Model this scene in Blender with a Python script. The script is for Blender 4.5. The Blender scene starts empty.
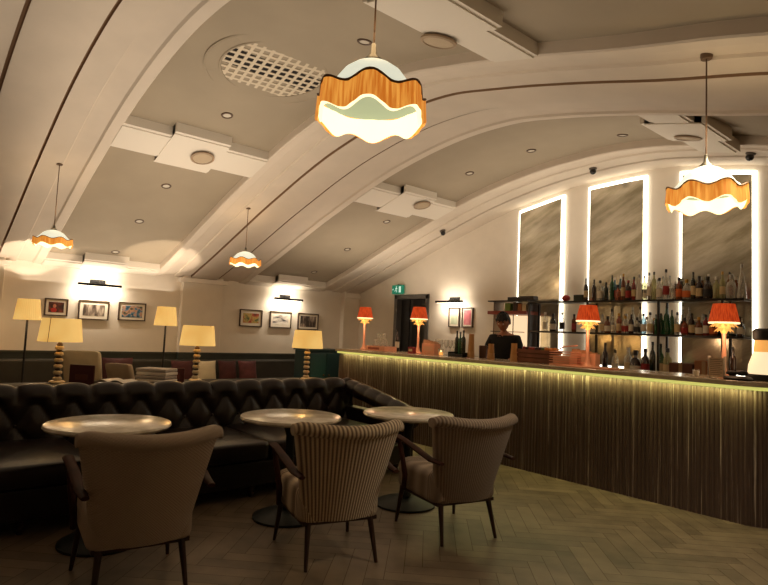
import bpy, bmesh, math, random
import numpy as np
from mathutils import Vector, Matrix
random.seed(7)
PI=math.pi
sc=bpy.context.scene
COL=sc.collection
# ------------------------------------------------------------------ camera model
CX,CY,F=384.0,292.5,577.0
def _d(p): return Vector((p[0]-CX,-(p[1]-CY),-F))
_a=_d((-110,312)).normalized()
_b=_d((1065,363)); _b=(_b-_a*_b.dot(_a)).normalized()
_u=(-_a).cross(_b)
CAM=Vector((0,0,1.4))
def ray(px,py):
    d=_d((px,py)); return Vector((-_a.dot(d),_b.dot(d),_u.dot(d)))
def at(px,py,ax,v):
    r=ray(px,py); t=(v-CAM[ax])/r[ax]; return CAM+r*t
def atd(px,py,dep): return CAM+ray(px,py)*(dep/F)
def xof(px,Y,z=1.14):
    # world x on plane y=Y at height z, for picture column px
    py=330
    for _ in range(6):
        p=at(px,py,1,Y); py+= (p.z-z)*F/max(1,(p-CAM).length)
    return at(px,py,1,Y).x
cam=bpy.data.cameras.new('camera'); co=bpy.data.objects.new('camera',cam); COL.objects.link(co)
cam.sensor_width=36; cam.lens=36*F/768; cam.clip_start=.05
# camera axes in world: right, up, back
cr=Vector((-_a.x,_b.x,_u.x)); cu=Vector((-_a.y,_b.y,_u.y)); cb=Vector((-_a.z,_b.z,_u.z))
co.matrix_world=Matrix(((cr.x,cu.x,cb.x,CAM.x),(cr.y,cu.y,cb.y,CAM.y),(cr.z,cu.z,cb.z,CAM.z),(0,0,0,1)))
sc.camera=co
sc.view_settings.view_transform='Standard'
sc.view_settings.exposure=0

# ------------------------------------------------------------------ materials
MATS={}
def lin(c): 
    return tuple(((x/255)/12.92 if x/255<=.04045 else ((x/255+.055)/1.055)**2.4) for x in c)
def mat(name,rgb,rough=.6,metal=0,noise=0,nscale=8,bump=0,bscale=40,emit=None,es=0,coat=0,stretch=(1,1,1),coord='Object',rgb2=None,alpha=1,sheen=0):
    if name in MATS: return MATS[name]
    m=bpy.data.materials.new(name); m.use_nodes=True; nt=m.node_tree; N=nt.nodes; L=nt.links
    p=N['Principled BSDF']; c=lin(rgb)
    p.inputs['Base Color'].default_value=(*c,1); p.inputs['Roughness'].default_value=rough; p.inputs['Metallic'].default_value=metal
    p.inputs['Coat Weight'].default_value=coat; p.inputs['Coat Roughness'].default_value=.15
    if sheen: p.inputs['Sheen Weight'].default_value=sheen
    tc=N.new('ShaderNodeTexCoord'); mp=N.new('ShaderNodeMapping'); mp.inputs['Scale'].default_value=stretch
    L.new(tc.outputs[coord],mp.inputs['Vector'])
    if noise or rgb2:
        nz=N.new('ShaderNodeTexNoise'); nz.inputs['Scale'].default_value=nscale; nz.inputs['Detail'].default_value=4
        L.new(mp.outputs['Vector'],nz.inputs['Vector'])
        mx=N.new('ShaderNodeMix'); mx.data_type='RGBA'
        rp=N.new('ShaderNodeMapRange'); rp.inputs['From Min'].default_value=.35; rp.inputs['From Max'].default_value=.65
        L.new(nz.outputs['Fac'],rp.inputs['Value']); L.new(rp.outputs['Result'],mx.inputs['Factor'])
        c2=lin(rgb2) if rgb2 else tuple(x*(1-noise) for x in c)
        mx.inputs['A'].default_value=(*c,1); mx.inputs['B'].default_value=(*c2,1)
        L.new(mx.outputs['Result'],p.inputs['Base Color'])
        if emit and es: 
            pass
    if bump:
        bz=N.new('ShaderNodeTexNoise'); bz.inputs['Scale'].default_value=bscale
        L.new(mp.outputs['Vector'],bz.inputs['Vector'])
        bp=N.new('ShaderNodeBump'); bp.inputs['Strength'].default_value=bump; bp.inputs['Distance'].default_value=.01
        L.new(bz.outputs['Fac'],bp.inputs['Height']); L.new(bp.outputs['Normal'],p.inputs['Normal'])
    if emit:
        p.inputs['Emission Color'].default_value=(*lin(emit),1); p.inputs['Emission Strength'].default_value=es
    if alpha<1: p.inputs['Alpha'].default_value=alpha
    MATS[name]=m; return m
def glass(name,rgb,op=.5,rough=.08):
    if name in MATS: return MATS[name]
    m=bpy.data.materials.new(name); m.use_nodes=True; nt=m.node_tree; N=nt.nodes; L=nt.links
    p=N['Principled BSDF']; c=lin(rgb); p.inputs['Base Color'].default_value=(*c,1); p.inputs['Roughness'].default_value=rough
    p.inputs['Specular IOR Level'].default_value=.8
    tr=N.new('ShaderNodeBsdfTransparent'); tr.inputs['Color'].default_value=(*[.4+.6*min(1,x*1.6) for x in c],1)
    lw=N.new('ShaderNodeLayerWeight'); lw.inputs['Blend'].default_value=.35
    ma=N.new('ShaderNodeMath'); ma.operation='MULTIPLY_ADD'; ma.inputs[1].default_value=.6; ma.inputs[2].default_value=op; ma.use_clamp=True
    L.new(lw.outputs['Facing'],ma.inputs[0])
    mx=N.new('ShaderNodeMixShader'); L.new(ma.outputs[0],mx.inputs['Fac']); L.new(tr.outputs[0],mx.inputs[1]); L.new(p.outputs[0],mx.inputs[2])
    L.new(mx.outputs[0],N['Material Output'].inputs['Surface'])
    MATS[name]=m; return m
def emis(name,rgb,s,rgb2=None,stretch=(1,1,1),nscale=10,coord='Object'):
    if name in MATS: return MATS[name]
    m=bpy.data.materials.new(name); m.use_nodes=True; nt=m.node_tree; N=nt.nodes; L=nt.links
    p=N['Principled BSDF']; p.inputs['Base Color'].default_value=(*[x*.6 for x in lin(rgb)],1); p.inputs['Roughness'].default_value=.7
    p.inputs['Emission Color'].default_value=(*lin(rgb),1); p.inputs['Emission Strength'].default_value=s
    if rgb2:
        tc=N.new('ShaderNodeTexCoord'); mp=N.new('ShaderNodeMapping'); mp.inputs['Scale'].default_value=stretch
        L.new(tc.outputs[coord],mp.inputs['Vector'])
        nz=N.new('ShaderNodeTexNoise'); nz.inputs['Scale'].default_value=nscale
        L.new(mp.outputs['Vector'],nz.inputs['Vector'])
        rp=N.new('ShaderNodeMapRange'); rp.inputs['From Min'].default_value=.38; rp.inputs['From Max'].default_value=.62
        L.new(nz.outputs['Fac'],rp.inputs['Value'])
        mx=N.new('ShaderNodeMix'); mx.data_type='RGBA'; L.new(rp.outputs['Result'],mx.inputs['Factor'])
        mx.inputs['A'].default_value=(*lin(rgb),1); mx.inputs['B'].default_value=(*lin(rgb2),1)
        L.new(mx.outputs['Result'],p.inputs['Emission Color']); 
    MATS[name]=m; return m

plaster=mat('plaster_cream',(210,196,178),.75,noise=.06,nscale=3,bump=.04,bscale=60)
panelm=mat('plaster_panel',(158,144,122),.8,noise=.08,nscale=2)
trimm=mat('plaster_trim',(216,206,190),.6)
wallm=mat('wall_cream',(230,219,202),.8,noise=.05,nscale=4)
groovem=mat('groove_brown',(140,108,78),.8)
dado=mat('dado_green',(44,50,44),.5,noise=.1)
black=mat('black_metal',(22,20,19),.4,metal=.6)
blackp=mat('black_matte',(24,22,22),.6)
brass=mat('aged_brass',(120,98,70),.35,metal=.9)
copper=mat('copper',(240,172,138),.5,metal=.05,noise=.15)
leather=mat('chesterfield_leather',(27,15,13),.29,noise=.35,nscale=6,bump=.12,bscale=120,coat=.0)
leather.node_tree.nodes['Principled BSDF'].inputs['Specular IOR Level'].default_value=.4
darkwood=mat('dark_wood',(54,30,20),.4,noise=.4,nscale=6,stretch=(1,1,.1))
walnut=mat('walnut_arm',(64,34,24),.6,noise=.4,nscale=10)
walnut.node_tree.nodes['Principled BSDF'].inputs['Specular IOR Level'].default_value=.15
def marble():
    m=mat('marble_top',(244,238,224),.2,coat=.4,rgb2=(206,198,182),nscale=9); return m
marblem=marble()
iron=mat('cast_iron',(24,30,28),.5,metal=.3)
cream_glow=emis('lampshade_cream_glow',(244,196,112),.8,rgb2=(232,178,92),nscale=3)
white_glow=emis('opal_white_glow',(238,214,164),.75)
warm_white=emis('warm_glow',(255,240,190),1.5)

# ------------------------------------------------------------------ mesh builder
class MB:
    def __init__(s): s.v=[];s.f=[];s.uv={};s.mi=[]
    def add(s,vs,fs,uvs=None,mi=0):
        o=len(s.v); s.v+= [tuple(v) for v in vs]
        for f in fs: s.f.append(tuple(i+o for i in f)); s.mi.append(mi)
        if uvs: 
            for i,u in enumerate(uvs): s.uv[o+i]=u
        return s
    def box(s,x0,y0,z0,x1,y1,z1,M=None,mi=0):
        vs=[Vector((x,y,z)) for z in (z0,z1) for y in (y0,y1) for x in (x0,x1)]
        if M: vs=[M@v for v in vs]
        return s.add(vs,[(0,2,3,1),(4,5,7,6),(0,1,5,4),(2,6,7,3),(0,4,6,2),(1,3,7,5)],mi=mi)
    def cbox(s,c,sz,M=None,mi=0):
        return s.box(c[0]-sz[0]/2,c[1]-sz[1]/2,c[2]-sz[2]/2,c[0]+sz[0]/2,c[1]+sz[1]/2,c[2]+sz[2]/2,M,mi)
    def lathe(s,prof,n=24,c=(0,0,0),M=None,rf=None,close=True,mi=0):
        vs=[];fs=[];m=len(prof)
        for r,z in prof:
            for k in range(n):
                t=2*PI*k/n; rr=r*(rf(t,z) if rf else 1)
                vs.append(Vector((c[0]+rr*math.cos(t),c[1]+rr*math.sin(t),c[2]+z)))
        for i in range(m-1):
            for k in range(n):
                a=i*n+k;b=i*n+(k+1)%n; fs.append((a,b,b+n,a+n))
        if close:
            if prof[0][0]>1e-4: fs.append(tuple(reversed(range(n))))
            if prof[-1][0]>1e-4: fs.append(tuple((m-1)*n+k for k in range(n)))
        if M: vs=[M@v for v in vs]
        return s.add(vs,fs,mi=mi)
    def tube(s,pts,r,n=8,mi=0,flat=1.0,up=None,M=None):
        pts=[Vector(p) for p in pts]; R=r if isinstance(r,(list,tuple)) else [r]*len(pts)
        vs=[];fs=[];pu=None
        for i,p in enumerate(pts):
            t=(pts[min(i+1,len(pts)-1)]-pts[max(i-1,0)]).normalized()
            ref=Vector(up) if up else (Vector((0,0,1)) if abs(t.z)<.9 else Vector((1,0,0)))
            if pu is not None and not up: ref=pu
            b=(ref-t*ref.dot(t)).normalized(); pu=b; a=t.cross(b)
            for k in range(n):
                q=2*PI*k/n+PI/n; vs.append(p+a*(math.cos(q)*R[i])+b*(math.sin(q)*R[i]*flat))
        for i in range(len(pts)-1):
            for k in range(n):
                a_=i*n+k;b_=i*n+(k+1)%n; fs.append((a_,b_,b_+n,a_+n))
        fs.append(tuple(reversed(range(n)))); fs.append(tuple((len(pts)-1)*n+k for k in range(n)))
        if M: vs=[M@v for v in vs]
        return s.add(vs,fs,mi=mi)
    def grid(s,fn,nu,nv,closeu=False,uv=True,mi=0,flip=False):
        vs=[];fs=[];uvs=[]
        for j in range(nv+1):
            for i in range(nu+(0 if closeu else 1)):
                vs.append(Vector(fn(i/nu,j/nv))); uvs.append((i/nu,j/nv))
        w=nu if closeu else nu+1
        for j in range(nv):
            for i in range(nu):
                a=j*w+i;b=j*w+(i+1)%w
                q=(a,b,b+w,a+w); fs.append(tuple(reversed(q)) if flip else q)
        return s.add(vs,fs,uvs if uv else None,mi=mi)
    def sphere(s,c,r,n=12,m=8,sz=(1,1,1),mi=0,M=None):
        pr=[(max(1e-5,r*math.sin(PI*i/m)),-r*math.cos(PI*i/m)) for i in range(m+1)]
        vs=[];fs=[]
        for rr,z in pr:
            for k in range(n):
                t=2*PI*k/n; vs.append(Vector((c[0]+rr*math.cos(t)*sz[0],c[1]+rr*math.sin(t)*sz[1],c[2]+z*sz[2])))
        for i in range(m):
            for k in range(n):
                a=i*n+k;b=i*n+(k+1)%n; fs.append((a,b,b+n,a+n))
        if M: vs=[M@v for v in vs]
        return s.add(vs,fs,mi=mi)
    def build(s,name,material,parent=None,smooth=True,bevel=0,angle=40,subsurf=0,fixn=True):
        me=bpy.data.meshes.new(name); me.from_pydata(s.v,[],s.f)
        for m_ in (material if isinstance(material,(list,tuple)) else [material]): me.materials.append(m_)
        for p,i in zip(me.polygons,s.mi): p.material_index=i
        if s.uv:
            ul=me.uv_layers.new(name='UVMap')
            for l in me.loops: ul.data[l.index].uv=s.uv.get(l.vertex_index,(0,0))
        if fixn:
            bm=bmesh.new(); bm.from_mesh(me); bmesh.ops.remove_doubles(bm,verts=bm.verts,dist=1e-5)
            bmesh.ops.recalc_face_normals(bm,faces=bm.faces); bm.to_mesh(me); bm.free()
        if smooth:
            me.shade_smooth(); me.set_sharp_from_angle(angle=math.radians(angle))
        o=bpy.data.objects.new(name,me); COL.objects.link(o)
        if parent: o.parent=parent
        if bevel:
            b=o.modifiers.new('bevel','BEVEL'); b.width=bevel; b.segments=2; b.limit_method='ANGLE'
        if subsurf:
            b=o.modifiers.new('sub','SUBSURF'); b.levels=subsurf; b.render_levels=subsurf
        return o
def tag(o,label=None,cat=None,group=None,kind=None):
    if label: o['label']=label
    if cat: o['category']=cat
    if group: o['group']=group
    if kind: o['kind']=kind
    return o
def thing(name,label,cat,loc=(0,0,0),rz=0,group=None,M=None):
    o=bpy.data.objects.new(name,None); COL.objects.link(o); o.empty_display_size=.1
    if M is not None: o.matrix_world=M
    else: o.location=loc; o.rotation_euler=(0,0,rz)
    return tag(o,label,cat,group)
def struct(o): o['kind']='structure'; return o
def copy_tree(o,parent=None):
    c=o.copy(); COL.objects.link(c)
    if parent: c.parent=parent
    for ch in [x for x in bpy.data.objects if x.parent==o]: copy_tree(ch,c)
    return c
def put(proto,first,loc,rz,label,scale=None,M=None):
    o=proto if first else copy_tree(proto)
    if M is not None: o.matrix_world=M
    else:
        o.location=loc; o.rotation_euler=(0,0,rz)
        if scale: o.scale=(scale,)*3
    o['label']=label
    return o
ORD=['first','second','third','fourth','fifth','sixth','seventh','eighth','ninth','tenth','eleventh','twelfth','thirteenth','fourteenth','fifteenth','sixteenth','seventeenth','eighteenth','nineteenth','twentieth']

# ------------------------------------------------------------------ vault
XW,XE,YB,YF=-9.7,1.5,7.5,-3.2
GR=[(-9.72,2.19),(-8.67,2.53),(-7.22,3.04),(-6.17,3.37),(-5.6,3.52),(-5.0,3.63),(-4.5,3.69),(-4.1,3.705),(-3.6,3.68),(-3.3,3.61),(-2.8,3.50),(-2.2,3.345),(-1.7,3.20),(-1.1,3.06),(0,2.72),(1.5,2.19)]
GW=[(-9.72,2.19),(-8.67,2.53),(-7.22,3.04),(-6.17,3.37),(-5.6,3.52),(-4.83,3.665),(-4.35,3.72),(-3.6,3.75),(-3.08,3.72),(-2.23,3.57),(-1.2,3.28),(0,2.84),(1.5,2.19)]
XS=np.linspace(-9.8,1.6,600)
def smooth(P):
    z=np.interp(XS,[p[0] for p in P],[p[1] for p in P]); k=np.hanning(41); k/=k.sum()
    zp=np.pad(z,20,mode='reflect',reflect_type='odd'); return np.convolve(zp,k,'valid')
ZR,ZW=smooth(GR),smooth(GW)
def g(x,y):
    t=min(1,max(0,(y-4.4)/2.3)); return float(np.interp(x,XS,ZR)*(1-t)+np.interp(x,XS,ZW)*t)
def nrm(x,y):
    return Vector((-(g(x+.05,y)-g(x-.05,y))/.1,-(g(x,y+.05)-g(x,y-.05))/.1,1)).normalized()
NX=90
def xsamp(i,x0=XW,x1=XE): return x0+(x1-x0)*i
REC=.085
mb=MB()
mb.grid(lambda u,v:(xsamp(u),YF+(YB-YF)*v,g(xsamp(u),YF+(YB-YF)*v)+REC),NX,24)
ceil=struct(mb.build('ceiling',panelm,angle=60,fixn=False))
# solid cover above so no light leaks
ribs=[-2.46,.82,4.08,7.36]
prof=[(-.82,REC+.01),(-.82,0),(-.81,-.012),(-.71,-.012),(-.69,.008),(-.6,.018),(-.50,.018),(-.49,-.002),(-.30,-.004),(-.262,-.012)]
profg=[(-.262,-.008),(-.258,.012),(-.236,.012),(-.232,-.022)]
profc=[(-.232,-.022),(-.215,-.028),(0,-.03),(.215,-.028),(.232,-.022)]
def rib_strip(mb,c,pr):
    pr=[p for p in pr]
    if c+.82>YB:
        pr2=[]
        for a_,h in pr: pr2.append((min(a_,YB-c+.01),h))
        pr=pr2
    n=len(pr)-1
    def fn(u,v):
        k=round(v*n); y=c+pr[k][0]; x=xsamp(u); yy=min(y,YB)
        nn=nrm(x,yy); return (x+nn.x*pr[k][1],y,g(x,yy)+pr[k][1]*nn.z)
    mb.grid(fn,NX,n)
for i,c in enumerate(ribs):
    m1=MB(); rib_strip(m1,c,prof); 
    rib_strip(m1,c,profc)
    if c+.275<YB: rib_strip(m1,c,[(-a_,h) for a_,h in reversed(prof)])
    o=struct(m1.build('trim_%d'%(i+1),plaster,angle=35,fixn=False))
    m2=MB(); rib_strip(m2,c,profg); gm=groovem if i<3 else plaster
    if c+.275<YB: rib_strip(m2,c,[(-a_,h) for a_,h in reversed(profg)])
    m2.build('groove',gm,o,fixn=False)
# dividers: stepped cornice bands across each bay at fixed arc positions
nt_=[5]
def divider(y0,y1,x0,x1,step,side=0,h=.03,xs=None):
    """band from y0 to y1, x0..x1, central third widened by step on both sides (side 0) or the low/high side only"""
    yc0=y0+(y1-y0)*.30; yc1=y0+(y1-y0)*.68
    mb=MB()
    def slab(a,b,yy0,yy1,hh,up):
        n=6
        bot=[];vs=[];fs=[]
        for j in range(n+1):
            x=a+(b-a)*j/n
            for y in (yy0,yy1):
                z=g(x,(yy0+yy1)/2); vs.append((x,y,z-hh)); vs.append((x,y,z+up))
        for j in range(n):
            q=j*4
            fs+= [(q,q+2,q+6,q+4),(q+1,q+5,q+7,q+3),(q,q+4,q+5,q+1),(q+2,q+3,q+7,q+6)]
        fs+=[(0,1,3,2),(n*4,n*4+2,n*4+3,n*4+1)]
        mb.add(vs,fs)
    for (e,hh) in ((0,h*.25),(-.04,h*.6)):
        slab(x0-e,x1+e,y0,y1,hh,REC+.02)
        slab(x0-step-e,x1+step+e,yc0,yc1,hh+.006,REC+.02)
    o=struct(mb.build('trim_%d'%nt_[0],trimm,smooth=False)); nt_[0]+=1
    return o
bays=[(ribs[0]+.82,ribs[1]-.82),(ribs[1]+.82,ribs[2]-.82),(ribs[2]+.82,ribs[3]-.82)]
for (y0,y1) in bays:
    divider(y0-.01,y1+.01,-6.5,-6.05,.10,h=.03)
    divider(y0-.01,y1+.01,-9.9,-9.45,.13,h=.04)
    if y0<4: divider(y0-.01,y1+.01,-2.72,-2.30,.10,h=.035)
    else: divider(y0-.01,y1+.01,-2.50,-2.10,.10,h=.035)
# ------------------------------------------------------------------ floor: herringbone
W,n_=.11,5
mb=MB(); cols=[]
ca,sa=math.cos(PI/4),math.sin(PI/4)
def plank(x0,y0,x1,y1):
    gp=.0015
    P=[(x0+gp,y0+gp),(x1-gp,y0+gp),(x1-gp,y1-gp),(x0+gp,y1-gp)]
    Q=[((x*ca-y*sa)-4.1,(x*sa+y*ca)+2.1) for x,y in P]
    cxm=sum(q[0] for q in Q)/4; cym=sum(q[1] for q in Q)/4
    if not(XW<cxm<XE and YF<cym<YB): return
    Q=[(min(XE,max(XW,x)),min(YB,max(YF,y)),0) for x,y in Q]
    mb.add(Q,[(0,1,2,3)]); cols.append((random.random(),x1-x0>y1-y0,random.random()))
K=80
for k in range(-K,K):
    for m_ in range(-9,9):
        X=k+2*n_*m_; Y=k
        if abs(X)*W>9 or abs(Y)*W>9: continue
        plank(X*W,Y*W,(X+n_)*W,(Y+1)*W)
        plank((X+n_)*W,(Y-n_+1)*W,(X+n_+1)*W,(Y+1)*W)
def floor_mat():
    m=bpy.data.materials.new('oak_herringbone'); m.use_nodes=True; nt=m.node_tree; N=nt.nodes; L=nt.links; p=N['Principled BSDF']
    at_=N.new('ShaderNodeAttribute'); at_.attribute_name='tone'
    rmp=N.new('ShaderNodeValToRGB'); e=rmp.color_ramp.elements
    e[0].color=(*lin((86,72,58)),1); e[1].color=(*lin((130,113,92)),1); e[0].position=.0; e[1].position=1
    tc=N.new('ShaderNodeTexCoord'); nz=N.new('ShaderNodeTexNoise'); nz.inputs['Scale'].default_value=5; nz.inputs['Detail'].default_value=6
    L.new(tc.outputs['Object'],nz.inputs['Vector'])
    ad=N.new('ShaderNodeMath'); ad.operation='MULTIPLY_ADD'; ad.inputs[1].default_value=.55
    L.new(at_.outputs['Fac'],ad.inputs[0]); 
    m2=N.new('ShaderNodeMath'); m2.operation='MULTIPLY_ADD'; m2.inputs[1].default_value=1.6; m2.inputs[2].default_value=-.55
    L.new(nz.outputs['Fac'],m2.inputs[0]); L.new(m2.outputs[0],ad.inputs[2])
    L.new(ad.outputs[0],rmp.inputs['Fac']); L.new(rmp.outputs['Color'],p.inputs['Base Color'])
    p.inputs['Roughness'].default_value=.42
    return m
fl=mb.build('floor',floor_mat(),smooth=False,fixn=False); struct(fl)
ca_=fl.data.attributes.new('tone','FLOAT','FACE')
for i,c in enumerate(cols): ca_.data[i].value=c[0]
mb=MB().box(XW-.1,YF-.1,-.06,XE+.1,YB+.1,-.002); mb.build('underlay',mat('joint_dark',(70,54,34),.8),fl,smooth=False)

# ------------------------------------------------------------------ walls
DZ=.935
mb=MB().box(XW-.15,YF-.15,DZ,XW,YB+.15,2.6); ww=struct(mb.build('wall_left',wallm,smooth=False))
mb=MB().box(XW-.15,YF,0,XW+.02,YB,DZ-.03); struct(mb.build('trim_30',dado,smooth=False))
mb=MB().box(XW-.15,YF,DZ-.03,XW+.045,YB,DZ); struct(mb.build('trim_31',mat('dado_rail',(58,60,50),.45),smooth=False))
# pilasters on the picture wall under the ribs
k=32
for c in ribs[:3]:
    mb=MB().box(XW-.02,c-.37,0.0,XW+.11,c+.37,DZ+.001); struct(mb.build('trim_%d'%(k+20),dado,smooth=False,bevel=.006))
    mb=MB().box(XW-.02,c-.36,DZ,XW+.10,c+.36,2.24).box(XW-.02,c-.42,2.12,XW+.14,c+.42,2.20)
    struct(mb.build('trim_%d'%k,wallm,smooth=False,bevel=.01)); k+=1
mb=MB().box(XW-.02,YB-.40,0,XW+.12,YB,2.26).box(XW-.02,YB-.42,2.10,XW+.16,YB,2.18); struct(mb.build('trim_%d'%k,wallm,smooth=False,bevel=.01)); k+=1
# bar wall (gable) with a door opening
dx0,dx1,dzt=-8.40,-7.56,2.10
mb=MB()
nn=80
vs=[];fs=[]
def topz(x): return g(x,YB)+.12
xs_=sorted(set([XW-.15+(XE-XW+.3)*i/nn for i in range(nn+1)]+[dx0,dx1]))
for i in range(len(xs_)-1):
    a,b=xs_[i],xs_[i+1]; z0=dzt if (a>=dx0-1e-6 and b<=dx1+1e-6) else 0
    for (Y0,Y1) in ((YB,YB+.15),):
        v=[(a,Y0,z0),(b,Y0,z0),(b,Y0,topz(min(max(b,XW),XE))),(a,Y0,topz(min(max(a,XW),XE)))]
        mb.add(v,[(0,1,2,3)])
mb.box(dx0-.02,YB,0,dx0,YB+.15,dzt).box(dx1,YB,0,dx1+.02,YB+.15,dzt)
struct(mb.build('wall_back',wallm,smooth=False,fixn=False))
mb=MB().box(XE,YF,0,XE+.15,YB,2.4); struct(mb.build('wall_right',wallm,smooth=False))
mb=MB(); 
for i in range(nn):
    a=XW+(XE-XW)*i/nn;b=XW+(XE-XW)*(i+1)/nn
    mb.add([(a,YF,0),(b,YF,0),(b,YF,g(b,YF)+.1),(a,YF,g(a,YF)+.1)],[(0,3,2,1)])
struct(mb.build('wall_front',wallm,smooth=False,fixn=False))
# lobby behind the door
mb=MB().box(dx0-.5,YB+.9,0,dx1+.5,YB+1.0,2.6).box(dx0-.5,YB+.15,2.5,dx1+.5,YB+1,2.6).box(dx0-.6,YB+.1,0,dx0-.5,YB+1,2.6).box(dx1+.5,YB+.1,0,dx1+.6,YB+1,2.6).box(dx0-.6,YB+.1,-.05,dx1+.6,YB+1,0)
struct(mb.build('wall_lobby',mat('lobby_grey',(120,112,102),.8),smooth=False))
dgrey=mat('door_grey',(88,85,80),.5)
d=struct(thing('door_1',None,None)); 
mb=MB().box(dx0-.05,YB-.03,0,dx0+.03,YB+.16,dzt+.05).box(dx1-.03,YB-.03,0,dx1+.05,YB+.16,dzt+.05).box(dx0-.05,YB-.03,dzt-.03,dx1+.05,YB+.16,dzt+.06)
mb.build('door_frame',dgrey,d,smooth=False,bevel=.006)
Mh=Matrix.Translation((dx1-.04,YB+.14,0))@Matrix.Rotation(math.radians(-28),4,'Z')
# leaf ajar, hinged right; dark gap on the left
mb=MB().box(-.62,-.03,0.01,0,.02,dzt-.04,M=Mh); lf=mb.build('door_leaf',mat('door_leaf_grey',(120,115,106),.5),d,smooth=False,bevel=.005)
MB().box(-.54,-.045,1.15,-.1,-.028,1.9,M=Mh).box(-.54,-.045,.2,-.1,-.028,1.0,M=Mh).build('door_panel_and_shade',mat('door_panel_grey',(82,78,71),.5),lf,smooth=False,bevel=.004)
MB().tube([(-.57,-.05,1.0),(-.57,-.09,1.0),(-.48,-.09,1.0)],.01,M=Mh).build('handle',brass,lf)
MB().box(dx0+.03,YB+.10,0,dx0+.26,YB+.13,dzt-.03).build('door_panel_and_shade',blackp,d,smooth=False)  # black sheet painting the shaded gap left of the leaf

lobl=None
# ------------------------------------------------------------------ mirrors with halo light
def mirror_mat():
    m=bpy.data.materials.new('antique_mirror_reflection'); m.use_nodes=True; nt=m.node_tree; N=nt.nodes; L=nt.links; p=N['Principled BSDF']
    tc=N.new('ShaderNodeTexCoord'); mp=N.new('ShaderNodeMapping'); mp.inputs['Scale'].default_value=(.7,1,3.2); m0=N.new('ShaderNodeMapping'); m0.inputs['Rotation'].default_value=(0,.5,0)
    L.new(tc.outputs['Object'],m0.inputs['Vector']); L.new(m0.outputs['Vector'],mp.inputs['Vector'])
    nz=N.new('ShaderNodeTexNoise'); nz.inputs['Scale'].default_value=2.2; nz.inputs['Detail'].default_value=8; nz.inputs['Roughness'].default_value=.65
    L.new(mp.outputs['Vector'],nz.inputs['Vector'])
    r=N.new('ShaderNodeValToRGB'); r.color_ramp.elements[0].position=.35; r.color_ramp.elements[1].position=.68
    r.color_ramp.elements[0].color=(*lin((176,170,146)),1); r.color_ramp.elements[1].color=(*lin((244,238,220)),1)  # streaks paint the vault's reflection into the antiqued tint
    L.new(nz.outputs['Fac'],r.inputs['Fac']); L.new(r.outputs['Color'],p.inputs['Base Color'])
    p.inputs['Metallic'].default_value=.72; p.inputs['Roughness'].default_value=.14
    return m
mirm=mirror_mat(); halo=emis('halo_led',(255,246,224),4.5)
for (xa,xb,zl) in ((-5.50,-4.77,'leftmost of the three'),(-4.30,-3.54,'middle one of the three'),(-3.04,-2.27,'rightmost of the three')):
    cxm=(xa+xb)/2
    root=thing('wall_mirror','tall antiqued mirror with glowing halo edges behind the bar, '+zl,'mirror',(cxm,YB,1.1),0,'halo-lit mirrors on the bar wall')
    def tz(x,dd): return g(x+cxm,YB)-.10-dd-1.1
    n=10
    def slab(name,m_,e,y0,y1,dz,par):
        mb=MB(); vs=[];fs=[]
        w=(xb-xa)/2+e
        for i in range(n+1):
            x=-w+2*w*i/n
            for y in (y0,y1):
                vs.append((x,y,-e)); vs.append((x,y,tz(x,dz)))
        for i in range(n):
            q=i*4; fs+=[(q,q+4,q+5,q+1),(q+2,q+3,q+7,q+6),(q+1,q+5,q+7,q+3),(q,q+2,q+6,q+4)]
        fs+=[(0,1,3,2),(n*4,n*4+2,n*4+3,n*4+1)]
        mb.add(vs,fs); return mb.build(name,m_,par,smooth=False)
    slab('halo_light',halo,.04,-.03,-.002,.0,root)
    slab('mirror_glass',mirm,0,-.055,-.03,.055,root)

# ------------------------------------------------------------------ lights helper
def lamp(kind,loc,energy,col=(255,214,160),size=.1,aim=None,name='lamp',spot=None,sy=None,par=None,blend=.6):
    l=bpy.data.lights.new(name,kind); l.energy=energy; l.color=lin(col)
    if kind=='AREA':
        l.size=size
        if sy: l.shape='RECTANGLE'; l.size_y=sy
    elif kind in('POINT','SPOT'): l.shadow_soft_size=size
    if kind=='SPOT': l.spot_size=math.radians(spot or 90); l.spot_blend=blend
    o=bpy.data.objects.new(name,l); COL.objects.link(o); o.location=loc
    if aim is not None:
        d_=(Vector(aim)-Vector(loc)); o.rotation_euler=d_.to_track_quat('-Z','Y').to_euler()
    return o

# ------------------------------------------------------------------ ceiling fittings
def surf_M(x,y,off=0):
    nv=nrm(x,y); z=-nv; xa=Vector((1,0,0)); xa=(xa-z*xa.dot(z)).normalized(); ya=z.cross(xa)
    p=Vector((x,y,g(x,y)))+nv*off
    return Matrix(((xa.x,ya.x,z.x,p.x),(xa.y,ya.y,z.y,p.y),(xa.z,ya.z,z.z,p.z),(0,0,0,1)))
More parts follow.
